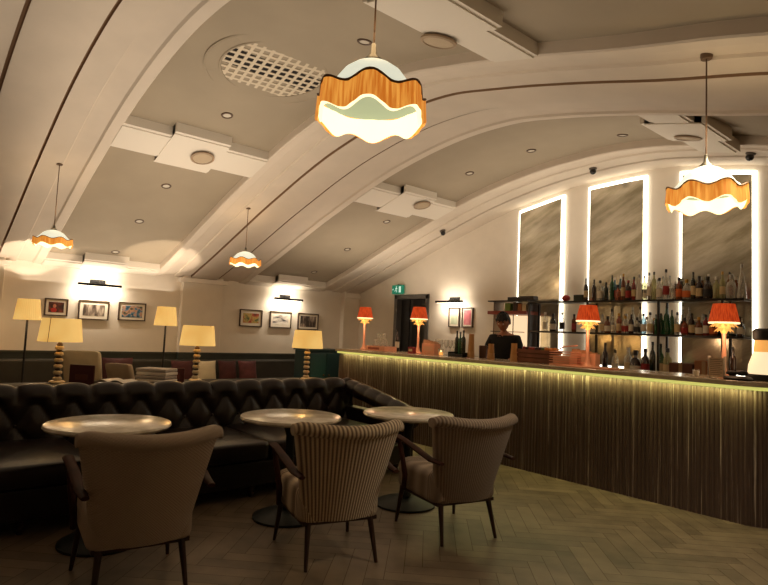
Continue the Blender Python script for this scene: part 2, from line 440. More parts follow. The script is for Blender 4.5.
# downlights (local +z points down into the room)
def make_downlight():
    r=thing('recessed_downlight','x','downlight',group='recessed downlights in the vault panels')
    MB().lathe([(.042,-.004),(.042,.006),(.058,.006),(.062,0),(.062,-.004)],24,close=False).build('rim',mat('downlight_rim',(84,62,44),.4,metal=.4),r)
    MB().lathe([(.043,.001),(.03,-.004),(.0001,-.004)],20).build('lens',mat('downlight_lens',(196,186,168),.3),r)
    return r
dl=make_downlight()
B1,B2=2.5,5.95
spots=[(-5.58,2.51,'upper panel of the near bay, between grille and stepped band'),(-3.62,2.75,'near bay to the right of the round grille'),
(-7.2,2.5,'lower panel of the near bay, topmost of its row of three'),(-8.15,2.5,'lower panel of the near bay, middle of its row of three'),(-9.17,2.5,'lower panel of the near bay, lowest of its row of three'),
(-6.97,5.95,'lower panel of the far bay, topmost of its row of three'),(-8.02,5.97,'lower panel of the far bay, middle of its row of three'),(-9.03,5.97,'lower panel of the far bay, lowest of its row of three'),
(-5.25,5.95,'upper panel of the far bay, nearest the stepped band'),(-4.3,6.02,'upper panel of the far bay, above the first mirror'),(-3.2,6.2,'upper panel of the far bay, above the middle mirror')]
for i,(x,y,l) in enumerate(spots): put(dl,i==0,None,0,'small dark-rimmed downlight in '+l,M=surf_M(x,y,REC-.004))
sp=thing('ceiling_speaker','x','speaker',group='round speakers on the stepped ceiling bands')
MB().lathe([(.13,-.005),(.13,.008),(.11,.014),(.105,.008)],32,close=False).build('rim',mat('speaker_rim',(150,126,98),.5),sp)
MB().lathe([(.106,.006),(.0001,.008)],32,close=False).build('speaker_mesh',mat('speaker_mesh',(178,158,130),.7,bump=.4,bscale=300),sp)
for i,(x,y,l) in enumerate([(-6.28,2.55,'round flush speaker on the stepped band below the grille'),(-6.15,5.9,'round flush speaker on the stepped band of the far bay'),
  (-2.75,2.75,'round flush speaker at top of picture beyond the big pendant'),(-2.35,5.9,'round flush speaker on the band above the right pendant')]):
    put(sp,i==0,None,0,l,M=surf_M(x,y,-.045))
# grille
gr=thing('ventilation_grille','large round lattice ventilation grille set in the near ceiling bay','grille',M=surf_M(-4.62,2.50,REC-.002))
MB().lathe([(.62,-.004),(.62,.010),(.605,.014),(.595,.006),(.49,.004),(.485,.012),(.47,.012),(.465,.004),(.465,-.004)],64,close=False).build('rim',panelm,gr)
MB().lathe([(.47,.0),(.0001,.0)],48,close=False).build('backing',mat('grille_void',(26,20,16),.9),gr)
mb=MB(); R_=.468
for i in range(-6,7):
    q=(i+.5)*.085
    if abs(q)<R_:
        h=math.sqrt(R_*R_-q*q)
        mb.box(q-.015,-h,.002,q+.015,h,.007); mb.box(-h,q-.015,.002,h,q+.015,.0075)
M45=Matrix.Rotation(math.radians(8),4,'Z')
mb.v=[tuple(M45@Vector(v)) for v in mb.v]
mb.build('lattice',mat('grille_lattice',(205,190,165),.6),gr,smooth=False)
# cctv
cc=thing('security_camera','x','camera',group='dome cameras on the arch by the bar wall')
MB().lathe([(.05,0),(.05,.02),(.035,.03)],20).build('mount',mat('cam_mount',(90,80,70),.5),cc)
MB().sphere((0,0,.05),.042,16,10).build('dome',mat('cam_dome',(18,16,16),.15),cc)
for i,(px,py,l) in enumerate([(443,216,'small dark dome camera on the arch, left of the mirrors'),(593,167,'small dark dome camera on the arch above the middle mirror'),(751,155,'small dark dome camera at the right end of the arch')]):
    x=at(px,py,1,7.0).x
    put(cc,i==0,None,0,l,M=surf_M(x,7.0,.0))

# ------------------------------------------------------------------ pendants
def pendant_mats():
    o=emis('raffia_fringe_glow',(244,166,70),.85,rgb2=(204,112,34),stretch=(1,1,.05),nscale=70)
    return o
raffia=pendant_mats()
def make_pendant(loc,ztop,label,s=1.0,flat=1.0):
    x,y,z=loc
    r=thing('pendant_lamp',label,'pendant lamp',loc,random.random()*0+.2,'fringed pendant lamps under the vault')
    lob=7
    def rf(t,zz): return 1+.04*math.cos(lob*t)
    R=.235*s
    # outer fringe band: wavy top and bottom
    def band(u,v):
        t=2*PI*u; w=math.cos(lob*t)
        zt=.05+.017*w; zb=-.062+.02*math.cos(lob*t+.2)
        rr=R*rf(t,0)*(1+.03*(1-v)); jit=.0025*math.sin(160*t)
        return ((rr+jit)*math.cos(t),(rr+jit)*math.sin(t),(zb+(zt-zb)*v)*s)
    b=MB().grid(band,192,4,closeu=True).build('fringe_band',raffia,r,fixn=False)
    def rim(u,v):
        t=2*PI*u; w=math.cos(lob*t); zt=.05+.017*w; q=2*PI*v; rr=R*rf(t,0)+.006*math.cos(q)
        return (rr*math.cos(t),rr*math.sin(t),(zt+.006*math.sin(q))*s)
    MB().grid(rim,96,6,closeu=True).build('trim_braid',mat('braid_brown',(112,82,50),.7),r,fixn=False)
    def skirt(u,v):
        t=2*PI*u; zt=.03; zb=-.066+.02*math.cos(lob*t+.2)
        rr=R*rf(t,0)*(.95+.035*math.sin(PI*v)); return (rr*math.cos(t),rr*math.sin(t),(zb+(zt-zb)*v)*s)
    MB().grid(skirt,128,6,closeu=True).build('glowing_skirt',warm_white,r,fixn=False)
    MB().lathe([(R*.93,.028*s),(R*.6,.05*s),(.02,.06*s)],48,close=False).build('diffuser',emis('inner_diffuser',(176,190,160),.5),r)
    MB().lathe([(R*.93,.03*s),(R*.88,.06*s),(R*.76,.085*s),(R*.66,.12*s),(R*.55,.155*s),(R*.38,.185*s),(R*.2,.205*s),(.03,.212*s)],48,close=False).build('opal_dome',emis('opal_dome_glow',(226,228,206),.85),r)
    MB().lathe([(.05*s,.195*s),(.045*s,.215*s),(.018*s,.24*s),(.010,.29*s),(.0001,.30*s)],20).build('cap',mat('pewter_cap',(96,92,80),.4,metal=.6),r)
    if flat<1:
        for ch in [o_ for o_ in bpy.data.objects if o_.parent==r]: ch.scale=(1,1,flat)
    L_=ztop-z
    MB().tube([(0,0,.22*s*flat),(0,0,L_)],.0045,6).build('cord',mat('cord_brown',(96,72,50),.7),r)
    MB().lathe([(.03,L_-.03),(.035,L_-.01),(.03,L_+.03)],16).build('ceiling_rose',mat('rose_brown',(100,76,54),.5),r)
    return r
pend=[((371,97),2.62,'fringed orange pendant lamp hanging nearest, in front of the round grille',1.03,92),
((706,193),3.36,'fringed orange pendant lamp hanging over the bar at right',.86,77),
((53,241),6.25,'small fringed pendant lamp hanging at far left',.78,40),
((245,261),7.9,'small fringed pendant lamp hanging between the far arches',.86,31)]
for (p,dep,l,s,_) in pend:
    q=atd(p[0],p[1]+(11 if dep<3 else 4 if dep<4 else 1),dep); make_pendant(q,g(q.x,q.y)+.02,l,s,1.0 if dep<4 else .8)
    lamp('POINT',(q.x,q.y,q.z-.16),.8,(255,214,160),.1,name='pendant_light')
    lamp('POINT',(q.x,q.y,q.z+.36),2.0,(255,214,160),.08,name='pendant_uplight')

# ------------------------------------------------------------------ pictures and picture lights
frame_dark=mat('frame_walnut',(74,56,42),.45); matb=mat('mat_board',(226,216,196),.8)
def art_mat(name,cols_,scale,detail=3,rot=0,stretch=(1,1,1)):
    m=bpy.data.materials.new(name); m.use_nodes=True; nt=m.node_tree; N=nt.nodes; L=nt.links; p=N['Principled BSDF']
    tc=N.new('ShaderNodeTexCoord'); mp=N.new('ShaderNodeMapping'); mp.inputs['Scale'].default_value=stretch; mp.inputs['Location'].default_value=(rot,rot*2,rot)
    L.new(tc.outputs['Object'],mp.inputs['Vector'])
    nz=N.new('ShaderNodeTexNoise'); nz.inputs['Scale'].default_value=scale; nz.inputs['Detail'].default_value=detail
    L.new(mp.outputs['Vector'],nz.inputs['Vector']); r=N.new('ShaderNodeValToRGB'); cr_=r.color_ramp
    for i,c in enumerate(cols_):
        pos=.36+.28*i/(len(cols_)-1)
        if i<2: e=cr_.elements[i]; e.position=pos
        else: e=cr_.elements.new(pos)
        e.color=(*lin(c),1)
    L.new(nz.outputs['Fac'],r.inputs['Fac']); L.new(r.outputs['Color'],p.inputs['Base Color']); p.inputs['Roughness'].default_value=.35
    return m
def picture(label,wall,c0,c1,z0,z1,art,group,fr=frame_dark,mw=.035,shapes=None):
    """wall 'W': on x=XW, c along y ; wall 'B': on y=YB, c along x"""
    w=(c1-c0)/2;h=(z1-z0)/2
    M=Matrix.Translation((XW,(c0+c1)/2,(z0+z1)/2))@Matrix.Rotation(PI/2,4,'Z') if wall=='W' else Matrix.Translation(((c0+c1)/2,YB,(z0+z1)/2))
    # local: x along wall, -y out of the wall
    r=thing('framed_picture',label,'picture',group=group,M=M)
    f=.016
    MB().box(-w,-.035,-h,-w+f,0,h).box(w-f,-.035,-h,w,0,h).box(-w,-.035,-h,w,0,-h+f).box(-w,-.035,h-f,w,0,h).build('frame',fr,r,smooth=False,bevel=.002)
    MB().box(-w+f,-.02,-h+f,w-f,-.005,h-f).build('mat_board',matb,r,smooth=False)
    a=f+mw
    mb=MB().box(-w+a,-.0225,-h+a,w-a,-.018,h-a)
    o=mb.build('print',art,r,smooth=False)
    if shapes:
        for (nm,sx0,sz0,sx1,sz1,m_) in shapes:
            W_=w-a;H_=h-a
            MB().sphere(((sx0+sx1)/2*W_,-.0232,(sz0+sz1)/2*H_),1,16,8,sz=((sx1-sx0)/2*W_,.0008,(sz1-sz0)/2*H_)).build(nm,m_,o)
    return r
gw='framed photographs on the picture wall'
skin_a=mat('print_skin',(176,112,84),.5)
picture('framed photograph with a figure in red against dark, leftmost on the picture wall','W',1.715,2.02,1.45,1.705,art_mat('art_red',[(40,26,22),(70,36,30),(120,60,44)],9,rot=3),gw,shapes=[('red_shape',-.7,-1,.1,-.1,mat('print_red',(170,44,34),.5)),('face_shape',-.45,-.15,.0,.6,skin_a)])
picture('framed grey photograph of blurry standing figures, second from left','W',2.17,2.60,1.415,1.71,art_mat('art_grey',[(70,58,50),(128,112,98),(196,180,160)],12,rot=7,stretch=(1.6,1,.5)),gw,mw=.045)
picture('framed colourful blue and teal photograph, third from left','W',2.745,3.16,1.43,1.715,art_mat('art_blue',[(30,50,70),(54,120,150),(200,150,120),(40,70,60)],13,rot=12),gw)
picture('framed photograph in red, yellow and green, left above the brown sofa end','W',4.83,5.28,1.42,1.73,art_mat('art_yellow',[(110,60,34),(176,64,44),(196,170,90),(90,100,60)],8,rot=18),gw,mw=.05)
picture('framed pale photograph of ships and hazy sky in the middle of the right trio','W',5.45,5.91,1.42,1.73,art_mat('art_pale',[(60,60,62),(170,160,150),(210,200,186),(228,220,204)],10,rot=25,stretch=(.6,1,2)),gw,mw=.045)
picture('framed dark photograph of upright shapes, rightmost of the right trio','W',6.07,6.54,1.41,1.728,art_mat('art_dark',[(24,18,16),(60,46,38),(180,160,140)],8,rot=31,stretch=(2,1,.4)),gw)
gb='narrow prints on the bar wall'
picture('narrow framed print with pale green sheet, left of a pair by the bar','B',-6.99,-6.74,1.565,1.90,art_mat('art_pgreen',[(200,206,180),(170,180,150)],6,rot=2),gb,mw=.03)
picture('narrow framed print with pink sheet, right of a pair by the bar','B',-6.68,-6.44,1.565,1.90,art_mat('art_pink',[(220,150,150),(200,110,120),(170,80,90)],5,rot=2),gb,mw=.025)
def piclight(label,wall,c,z,wd=.62,e=9):
    M=Matrix.Translation((XW,c,z))@Matrix.Rotation(PI/2,4,'Z') if wall=='W' else Matrix.Translation((c,YB,z))
    r=thing('picture_light',label,'picture light',group='black bar picture lights',M=M)
    MB().cbox((0,-.015,.035),(.22,.03,.06)).build('wall_plate',black,r,smooth=False,bevel=.004)
    MB().tube([(0,-.02,.03),(0,-.12,.03),(0,-.17,-.005)],.008).build('arm',black,r)
    MB().tube([(-wd/2,-.17,-.02),(wd/2,-.17,-.02)],.02,12).build('lamp_bar',black,r)
    MB().box(-wd/2+.02,-.165,-.043,wd/2-.02,-.15,-.037).build('light_strip',emis('piclight_strip',(255,240,210),5),r,smooth=False)
    p=M@Vector((0,-.16,-.05)); t=M@Vector((0,0.03,-.3)); 
    l=lamp('AREA',p,e,(255,238,214),wd,aim=t,name='picture_light_beam',sy=.03)
    q=M@Vector((0,-.16,.06)); t=M@Vector((0,.03,.3)); lamp('AREA',q,e*.35,(255,238,214),wd,aim=t,name='picture_light_upbeam',sy=.03)
piclight('black bar picture light over the left trio of photographs','W',2.41,1.97,e=7)
piclight('black bar picture light over the right trio of photographs','W',5.75,1.99,e=7)
piclight('black bar picture light over the pair of narrow prints','B',-6.87,2.02,e=5)
# exit sign
ex0=at(391,284,1,YB-.1); ex1=at(403,295,1,YB-.1)
r=thing('exit_sign','green running-man exit sign above the grey door','exit sign',((ex0.x+ex1.x)/2,YB-.05,(ex0.z+ex1.z)/2))
MB().cbox((0,-.02,0),(.30,.05,.17)).build('sign_box',emis('exit_green',(20,128,96),.55),r,smooth=False,bevel=.004)
mb=MB(); wmt=emis('exit_white',(210,236,220),.7)
mb.cbox((.08,-.047,0),(.055,.003,.12))
mb.sphere((-.02,-.047,.05),.012,10,6,sz=(1,.2,1)).tube([(-.02,-.047,.035),(-.03,-.047,-.005)],.009,6).tube([(-.03,-.047,-.005),(-.005,-.047,-.025),(-.015,-.047,-.055)],.006,6).tube([(-.03,-.047,-.005),(-.055,-.047,-.03),(-.075,-.047,-.03)],.006,6).tube([(-.02,-.047,.03),(.01,-.047,.01)],.005,6).tube([(-.022,-.047,.03),(-.05,-.047,.02)],.005,6)
mb.cbox((-.11,-.047,0),(.03,.003,.008)); mb.tube([(-.115,-.047,.018),(-.132,-.047,0),(-.115,-.047,-.018)],.004,6)
mb.build('running_man',wmt,r,smooth=False)
MB().box(-.02,-.02,.085,.02,.05,.10).box(-.05,.03,-.03,.05,.05,.05).build('bracket',black,r,smooth=False)

# ------------------------------------------------------------------ bar
BY=5.31; BX0,BX1=-7.22,-1.48; BD=.62; RC=.22
def barpath(e,n=10):
    """front path of the bar, offset e outward: from back-left round to back-right"""
    pts=[(BX0-e,BY+BD),(BX0-e,BY-e)]
    r=RC+e
    for i in range(n+1):
        t=-PI/2+PI/2*i/n; pts.append((BX1-RC+r*math.cos(t),BY+RC+r*math.sin(t)))
    pts.append((BX1+e,BY+BD))
    return pts
bar=thing('bar_counter_front','long bar front clad in vertical metallic strands, lit yellow from above','bar',(0,0,0))
def barfront_mat():
    m=bpy.data.materials.new('strand_bronze'); m.use_nodes=True; nt=m.node_tree; N=nt.nodes; L=nt.links; p=N['Principled BSDF']
    tc=N.new('ShaderNodeTexCoord'); mp=N.new('ShaderNodeMapping'); mp.inputs['Scale'].default_value=(26,26,.22)
    L.new(tc.outputs['Object'],mp.inputs['Vector'])
    nz=N.new('ShaderNodeTexNoise'); nz.inputs['Scale'].default_value=2.6; nz.inputs['Detail'].default_value=7; nz.inputs['Roughness'].default_value=.75
    L.new(mp.outputs['Vector'],nz.inputs['Vector'])
    r=N.new('ShaderNodeValToRGB'); cr_=r.color_ramp; cr_.elements[0].position=.35; cr_.elements[1].position=.7
    cr_.elements[0].color=(*lin((60,47,42)),1); cr_.elements[1].color=(*lin((214,200,184)),1)
    e=cr_.elements.new(.57); e.color=(*lin((88,70,60)),1)
    L.new(nz.outputs['Fac'],r.inputs['Fac']); L.new(r.outputs['Color'],p.inputs['Base Color'])
    p.inputs['Metallic'].default_value=.25; p.inputs['Roughness'].default_value=.42
    return m
bf=barfront_mat()
# fluted face: resample path finely
def resample(pts,ds):
    out=[];acc=0
    for (a,b) in zip(pts[:-1],pts[1:]):
        a=Vector((*a,0));b=Vector((*b,0));L_=(b-a).length;n=max(1,int(round(L_/ds)))
        for i in range(n): out.append((a.lerp(b,i/n),(b-a).normalized()))
    out.append((Vector((*pts[-1],0)),out[-1][1])); return out
rp=resample(barpath(0),.009)
mb=MB()
def bff(u,v):
    i=round(u*(len(rp)-1)); p,t=rp[i]; nrm_=Vector((t.y,-t.x,0)); o=[0,.006,.009,.006][i%4]
    q=p+nrm_*o; return (q.x,q.y,.0+1.085*v)
mb.grid(bff,len(rp)-1,2); mb.build('strand_cladding',bf,bar,smooth=False,fixn=False)
MB().box(BX0+.03,BY+BD-.04,0,BX1-.03,BY+BD,1.08).build('back_panel',blackp,bar,smooth=False)
# counter top
ct=barpath(.055)
def prism(pts,z0,z1):
    n=len(pts); mb=MB(); mb.add([(x,y,z0) for x,y in pts]+[(x,y,z1) for x,y in pts],[tuple(reversed(range(n))),tuple(range(n,2*n))]+[(i,(i+1)%n,(i+1)%n+n,i+n) for i in range(n)]); return mb
cto=prism([(x,y if y<BY+BD-.01 else BY+BD+.05) for x,y in ct],1.10,1.14).build('bar_countertop',mat('counter_stone',(196,178,150),.25,noise=.25,nscale=14,coat=.3),None,smooth=False,bevel=.006)
tag(cto,'long stone-coloured bar countertop with thin lit edge','countertop')
le=barpath(.030); mb=MB(); n=len(le)
for i in range(1,n-2):
    a,b=le[i],le[i+1]
for (ee,z0,z1) in ((.030,1.072,1.098),):
    P0=barpath(ee);P1=barpath(ee-.018); vs=[];fs=[]
    for i in range(1,len(P0)-0):
        vs+=[(P0[i][0],P0[i][1],z0),(P0[i][0],P0[i][1],z1),(P1[i][0],P1[i][1],z1),(P1[i][0],P1[i][1],z0)]
    for i in range((len(vs)//4)-1):
        q=i*4
        for k_ in range(4): fs.append((q+k_,q+(k_+1)%4,q+4+(k_+1)%4,q+4+k_))
    mb.add(vs,fs)
mb.build('led_strip',emis('led_yellow',(224,222,120),.75),bar,smooth=False)
for i in range(5):
    xa=BX0+.1+i*1.13; lamp('AREA',(xa+.55,BY-.045,1.068),4.4,(238,234,150),1.1,aim=(xa+.55,BY+.035,.6),name='counter_led_light',sy=.02)

# ------------------------------------------------------------------ back bar shelving
SY0,SY1=6.98,7.24
shelfm=mat('shelf_black',(30,26,22),.3,metal=.4)
bb=thing('back_bar_shelving','black metal back-bar shelving carrying two rows of bottles','shelving',(-3.6,7.1,0))
def bbx(x0,y0,z0,x1,y1,z1,n,m_=shelfm): return MB().box(x0+3.6,y0-7.1,z0,x1+3.6,y1-7.1,z1).build(n,m_,bb,smooth=False,bevel=.002)
bbx(-4.98,SY0,1.925,-2.21,SY1,1.95,'shelf'); bbx(-4.98,SY0,1.51,-2.21,SY1,1.533,'shelf')
for x in (-4.96,-4.05,-3.12,-2.42): 
    mb=MB().box(x+3.6-.012,SY0-7.1,1.0,x+3.6+.012,SY0-7.1+.024,1.925).box(x+3.6-.012,SY1-7.1-.024,1.0,x+3.6+.012,SY1-7.1,1.925); mb.build('upright',shelfm,bb,smooth=False)
bc=thing('back_counter','dark back counter beneath the bottle shelves','counter',(-3.1,7.1,0))
MB().box(-1.82,-.25,0,1.8,.38,.96).build('cabinet_body',mat('backcounter_wood',(52,36,26),.5),bc,smooth=False)
MB().box(-1.85,-.28,.96,1.82,.39,1.0).build('top',mat('backcounter_top',(40,34,28),.7),bc,smooth=False)
for i in range(6): MB().box(-1.8+i*.6,-.265,.1,-1.8+i*.6+.57,-.25,.92).build('door',mat('backcounter_door',(60,42,30),.45),bc,smooth=False,bevel=.003)
# lit display unit at left of the shelving
du=thing('display_unit','low lit display unit with red-brown shelf left of the bottle shelving','display unit',(-5.4,7.2,0))
redsh=mat('red_shelf',(140,56,36),.5)
def dbx(x0,y0,z0,x1,y1,z1,n,m_): return MB().box(x0+5.4,y0-7.2,z0,x1+5.4,y1-7.2,z1).build(n,m_,du,smooth=False,bevel=.002)
dbx(-5.72,6.98,1.765,-5.0,7.3,1.815,'shelf',redsh); dbx(-5.72,6.98,1.955,-5.0,7.3,1.975,'shelf',shelfm)
dbx(-5.72,7.3,1.0,-5.0,7.34,1.76,'lit_back_panel',emis('unit_glow',(255,222,176),.95)); dbx(-5.70,7.1,0,-5.68,7.34,1.96,'side_panel',mat('unit_side',(120,96,70),.6)); dbx(-5.03,7.05,0,-5.01,7.34,1.96,'side_panel',darkwood)
dbx(-5.66,6.98,0,-5.04,7.34,1.0,'base_cabinet',mat('unit_base',(60,44,34),.5))
for x in (-5.45,-5.25): dbx(x,6.99,1.0,x+.012,7.0,1.765,'upright',shelfm)
for z in (1.25,1.5): dbx(-5.66,6.99,z,-5.04,7.0,z+.01,'rail',shelfm)

# ------------------------------------------------------------------ bottles
gC={'clear':glass('glass_clear',(226,224,212),.3),'green':glass('glass_green',(30,92,52),.75),'dkgreen':glass('glass_dkgreen',(34,44,28),.85),'amber':glass('glass_amber',(120,62,26),.75),
 'brown':glass('glass_brown',(46,26,18),.9),'blue':glass('glass_blue',(110,150,168),.4),'rose':glass('glass_rose',(170,96,70),.5),'pale':glass('glass_pale',(196,196,150),.4),'white':mat('bottle_white',(222,216,204),.35),'red':glass('glass_red',(130,28,26),.8)}
capm={'black':mat('cap_black',(20,18,18),.4),'gold':mat('cap_gold',(170,130,60),.35,metal=.8),'red':mat('cap_red',(150,34,28),.4),'white':mat('cap_white',(220,215,205),.5),'silver':mat('cap_silver',(160,160,158),.3,metal=.8),'cork':mat('cap_cork',(150,112,74),.8)}
labm={'white':mat('lab_white',(222,214,196),.7),'cream':mat('lab_cream',(206,184,140),.7),'orange':mat('lab_orange',(206,104,44),.7),'red':mat('lab_red',(150,40,36),.7),'black':mat('lab_black',(30,28,28),.6),'blue':mat('lab_blue',(70,96,130),.7)}
shape={ # (r, profile body, neck)
 'wine':(.037,[(.034,0),(.037,.008),(.037,.19),(.03,.215),(.015,.235),(.013,.29)],(.015,.28,.315),(.05,.14)),
 'spirit':(.042,[(.038,0),(.042,.01),(.042,.15),(.038,.17),(.018,.19),(.015,.225)],(.019,.22,.255),(.03,.12)),
 'tall':(.032,[(.029,0),(.032,.008),(.032,.21),(.026,.235),(.013,.255),(.012,.30)],(.014,.295,.33),(.05,.16)),
 'squat':(.05,[(.045,0),(.05,.012),(.052,.10),(.04,.14),(.018,.155),(.016,.18)],(.022,.175,.215),(.02,.09)),
 'cone':(.045,[(.043,0),(.046,.01),(.03,.15),(.014,.22),(.012,.26)],(.014,.255,.29),(.03,.1)),
 'small':(.03,[(.027,0),(.03,.006),(.03,.11),(.024,.13),(.012,.145),(.011,.17)],(.013,.168,.19),(.025,.09)),
}
BP={}
cname={'clear':'clear glass','green':'bright green glass','dkgreen':'dark olive glass','amber':'amber glass','brown':'dark brown glass','blue':'pale blue glass','rose':'rose-tinted glass','pale':'pale yellow glass','white':'opaque white','red':'dark red glass'}
sname={'wine':'wine-shaped','spirit':'round-shouldered','tall':'tall slim','squat':'squat','cone':'conical','small':'small'}
def bottle(kind,colr,cap,lab,loc,label,group,s=1.0):
    key=(kind,colr,cap,lab)
    if key not in BP:
        r,pr,(cr_,c0,c1),(l0,l1)=shape[kind]
        b=MB().lathe([(1e-4,0.001)]+pr,16).build('glass_body',gC[colr]); c=MB().lathe([(cr_,c0),(cr_,c1-.004),(cr_*.8,c1)],12).build('cap',capm[cap])
        ll=None
        if lab:
            def rad(z): 
                for (r0,z0),(r1,z1) in zip(pr[:-1],pr[1:]):
                    if z0<=z<=z1: return r0+(r1-r0)*(z-z0)/(z1-z0+1e-9)
                return r
            ll=MB().lathe([(rad(l0)+.001,l0),(rad((l0+l1)/2)+.001,(l0+l1)/2),(rad(l1)+.001,l1)],16,close=False).build('label',labm[lab])
        BP[key]=(b,c,ll); fresh=True
    else: fresh=False
    r_=thing('bottle',label,'bottle',loc,random.uniform(-3,3),group)
    r_.scale=(s*.84,s*.84,s*1.04)
    for o in BP[key]:
        if o is None: continue
        if not fresh:
            o=o.copy(); COL.objects.link(o)
        o.parent=r_
    return r_
used_labels=set()
def uniq(l):
    assert l not in used_labels,l
    used_labels.add(l); return l
def row(specs,Y,z,where,group,jit=.03):
    specs=sorted(specs,key=lambda s:s[0])
    cnt={}
    for i,(px,kind,colr,cap,lab,s) in enumerate(specs):
        key=(colr,kind); cnt[key]=cnt.get(key,0)+1
    seen={}; px_end=-99
    for i,(px,kind,colr,cap,lab,s) in enumerate(specs):
        key=(colr,kind); seen[key]=seen.get(key,0)+1
        o_='' if cnt[key]==1 else ', %s such from left'%ORD[seen[key]-1]
        l='%s %s bottle, %s cap, %s%s'%(sname[kind],cname[colr],cap,where,o_)
        y=Y+random.uniform(-jit,jit)
        rr=shape[kind][0]*s*.84*1.04; xx=max(xof(px,y,z+.1),px_end+rr+.003)
        if min(abs(xx-u) for u in (-4.96,-4.05,-3.12,-2.42))<0 or xx+rr>-2.2: continue
        px_end=xx+rr
        bottle(kind,colr,cap,lab,(xx,y,z),uniq(l),group,s)
T=[(586,'wine','brown','black','cream',.92),(594,'wine','brown','black',None,.86),(600,'spirit','clear','black','white',1.),(606,'spirit','dkgreen','black',None,.9),(612,'tall','green','black',None,.95),
(618,'squat','rose','black',None,.9),(622,'tall','amber','gold','cream',.98),(628,'spirit','brown','red','red',.95),(632,'wine','red','black','cream',.9),(637,'cone','white','silver',None,1.05),
(643,'small','clear','silver','white',.9),(647,'tall','clear','black','white',.98),(651,'tall','pale','black',None,1.0),(658,'spirit','clear','black','white',1.0),(665,'wine','clear','black','red',1.12),
(673,'small','clear','white',None,1.),(679,'spirit','amber','black','orange',.98),(684,'squat','clear','gold','orange',1.05),(690,'tall','dkgreen','black','cream',.92),(697,'spirit','brown','black','cream',1.0),
(703,'squat','brown','black','black',1.15),(710,'spirit','pale','white',None,.95),(716,'wine','pale','gold','cream',.93),(722,'squat','clear','silver',None,1.2),(727,'cone','clear','silver',None,1.25),
(733,'tall','dkgreen','black',None,.95),(740,'wine','clear','red','white',.9),(745,'small','brown','black','red',1.0)]
gT='bottles on the upper back-bar shelf'; gM='bottles on the middle back-bar shelf'; gL='bottles on the back counter'
row(T,7.05,1.951,'upper shelf',gT,jit=.006)
M_=[(602,'spirit','clear','silver','cream',.9),(607,'squat','amber','black','white',.95),(613,'small','clear','white','white',1.1),(619,'spirit','rose','gold','cream',.95),(625,'squat','clear','gold','red',1.),
(631,'spirit','brown','black','white',.9),(637,'squat','clear','black','black',.9),(643,'spirit','blue','black','white',.95),(650,'spirit','clear','black','cream',1.),(656,'tall','green','black',None,.7),(660,'spirit','green','black',None,.95),
(665,'wine','green','black',None,1.05),(669,'tall','green','black',None,.85),(676,'spirit','clear','black','cream',1.),(683,'squat','rose','black','red',.9),(689,'spirit','brown','black','cream',.95),
(695,'squat','amber','gold','white',.95),(701,'spirit','red','black','white',.9),(707,'squat','amber','gold','orange',.95),(746,'spirit','pale','black','cream',1.0),(740,'small','brown','black','white',1.1),
(553,'squat','dkgreen','black','white',1.1),(562,'spirit','clear','silver','black',1.0),(545,'spirit','clear','white','white',1.),(574,'spirit','amber','black','red',.9)]
row(M_,7.05,1.534,'middle shelf',gM,jit=.006)
Lw=[(648,'tall','dkgreen','black',None,1.28),(653,'wine','green','black','cream',1.28),(660,'spirit','pale','black','cream',1.40),(642,'spirit','brown','black','red',1.34),(635,'squat','brown','black','white',1.46),(628,'spirit','clear','silver','cream',1.34),(605,'wine','brown','black',None,1.22),(615,'spirit','clear','black','white',1.22)]
row(Lw,7.12,1.001,'back counter',gL)
rf_=random.Random(3)
for (pxs,z,wh,gg) in ((range(603,748,6),1.951,'rear of upper shelf',gT),(range(612,748,7),1.534,'rear of middle shelf',gM)):
    L_=[]
    for px in pxs:
        L_.append((px+rf_.uniform(-1,1),rf_.choice(['spirit','tall','spirit','wine','squat']),rf_.choice(['clear','clear','clear','clear','pale','amber','brown','dkgreen','blue']),rf_.choice(['black','gold','silver','white']),rf_.choice(['white','cream',None,'red','black']),rf_.uniform(.85,1.0)))
    row(L_,7.162,z,wh,gg,jit=.003)
# small things on the upper shelf's left end and unit
r=tag(MB().box(-.07,-.05,0,.07,.05,.085).build('box',mat('box_green',(34,44,30),.6),smooth=False,bevel=.004),'dark green box on the upper shelf by its left end','box'); r.location=(xof(580,7.1,1.97),7.1,1.951)
r=tag(MB().sphere((0,0,.045),.05,16,10,sz=(1.2,1,.9)).build('red_bowl',mat('bowl_red',(176,44,36),.5)),'small round red pot on the upper shelf, left of the dark box','pot'); r.location=(xof(566,7.1,1.97),7.1,1.951)
for i,(px,z,c,l,w,h) in enumerate([(510,1.816,(120,150,60),'green and yellow tin on the red shelf',.05,.12),(517.5,1.816,(60,42,30),'dark brown tin on the red shelf',.035,.13),(522,1.816,(170,110,60),'tan carton on the red shelf',.035,.11),(526.5,1.816,(220,200,160),'cream carton on the red shelf',.035,.1),
     (516,1.976,(40,34,28),'dark flat box on top of the display unit',.11,.05),(529,1.976,(52,40,32),'brown flat box on top of the display unit, right of the dark one',.12,.06)]):
    x=xof(px,7.12,z+.05)
    mb=MB().box(-w,-.06,0,w,.06,h) ; mb.box(-w*.8,-.062,h*.25,w*.8,-.059,h*.75)
    o=tag(mb.build('carton',mat('carton_%d'%i,c,.6),smooth=False,bevel=.004),l,'box'); o.location=(x,7.12,z+.001)

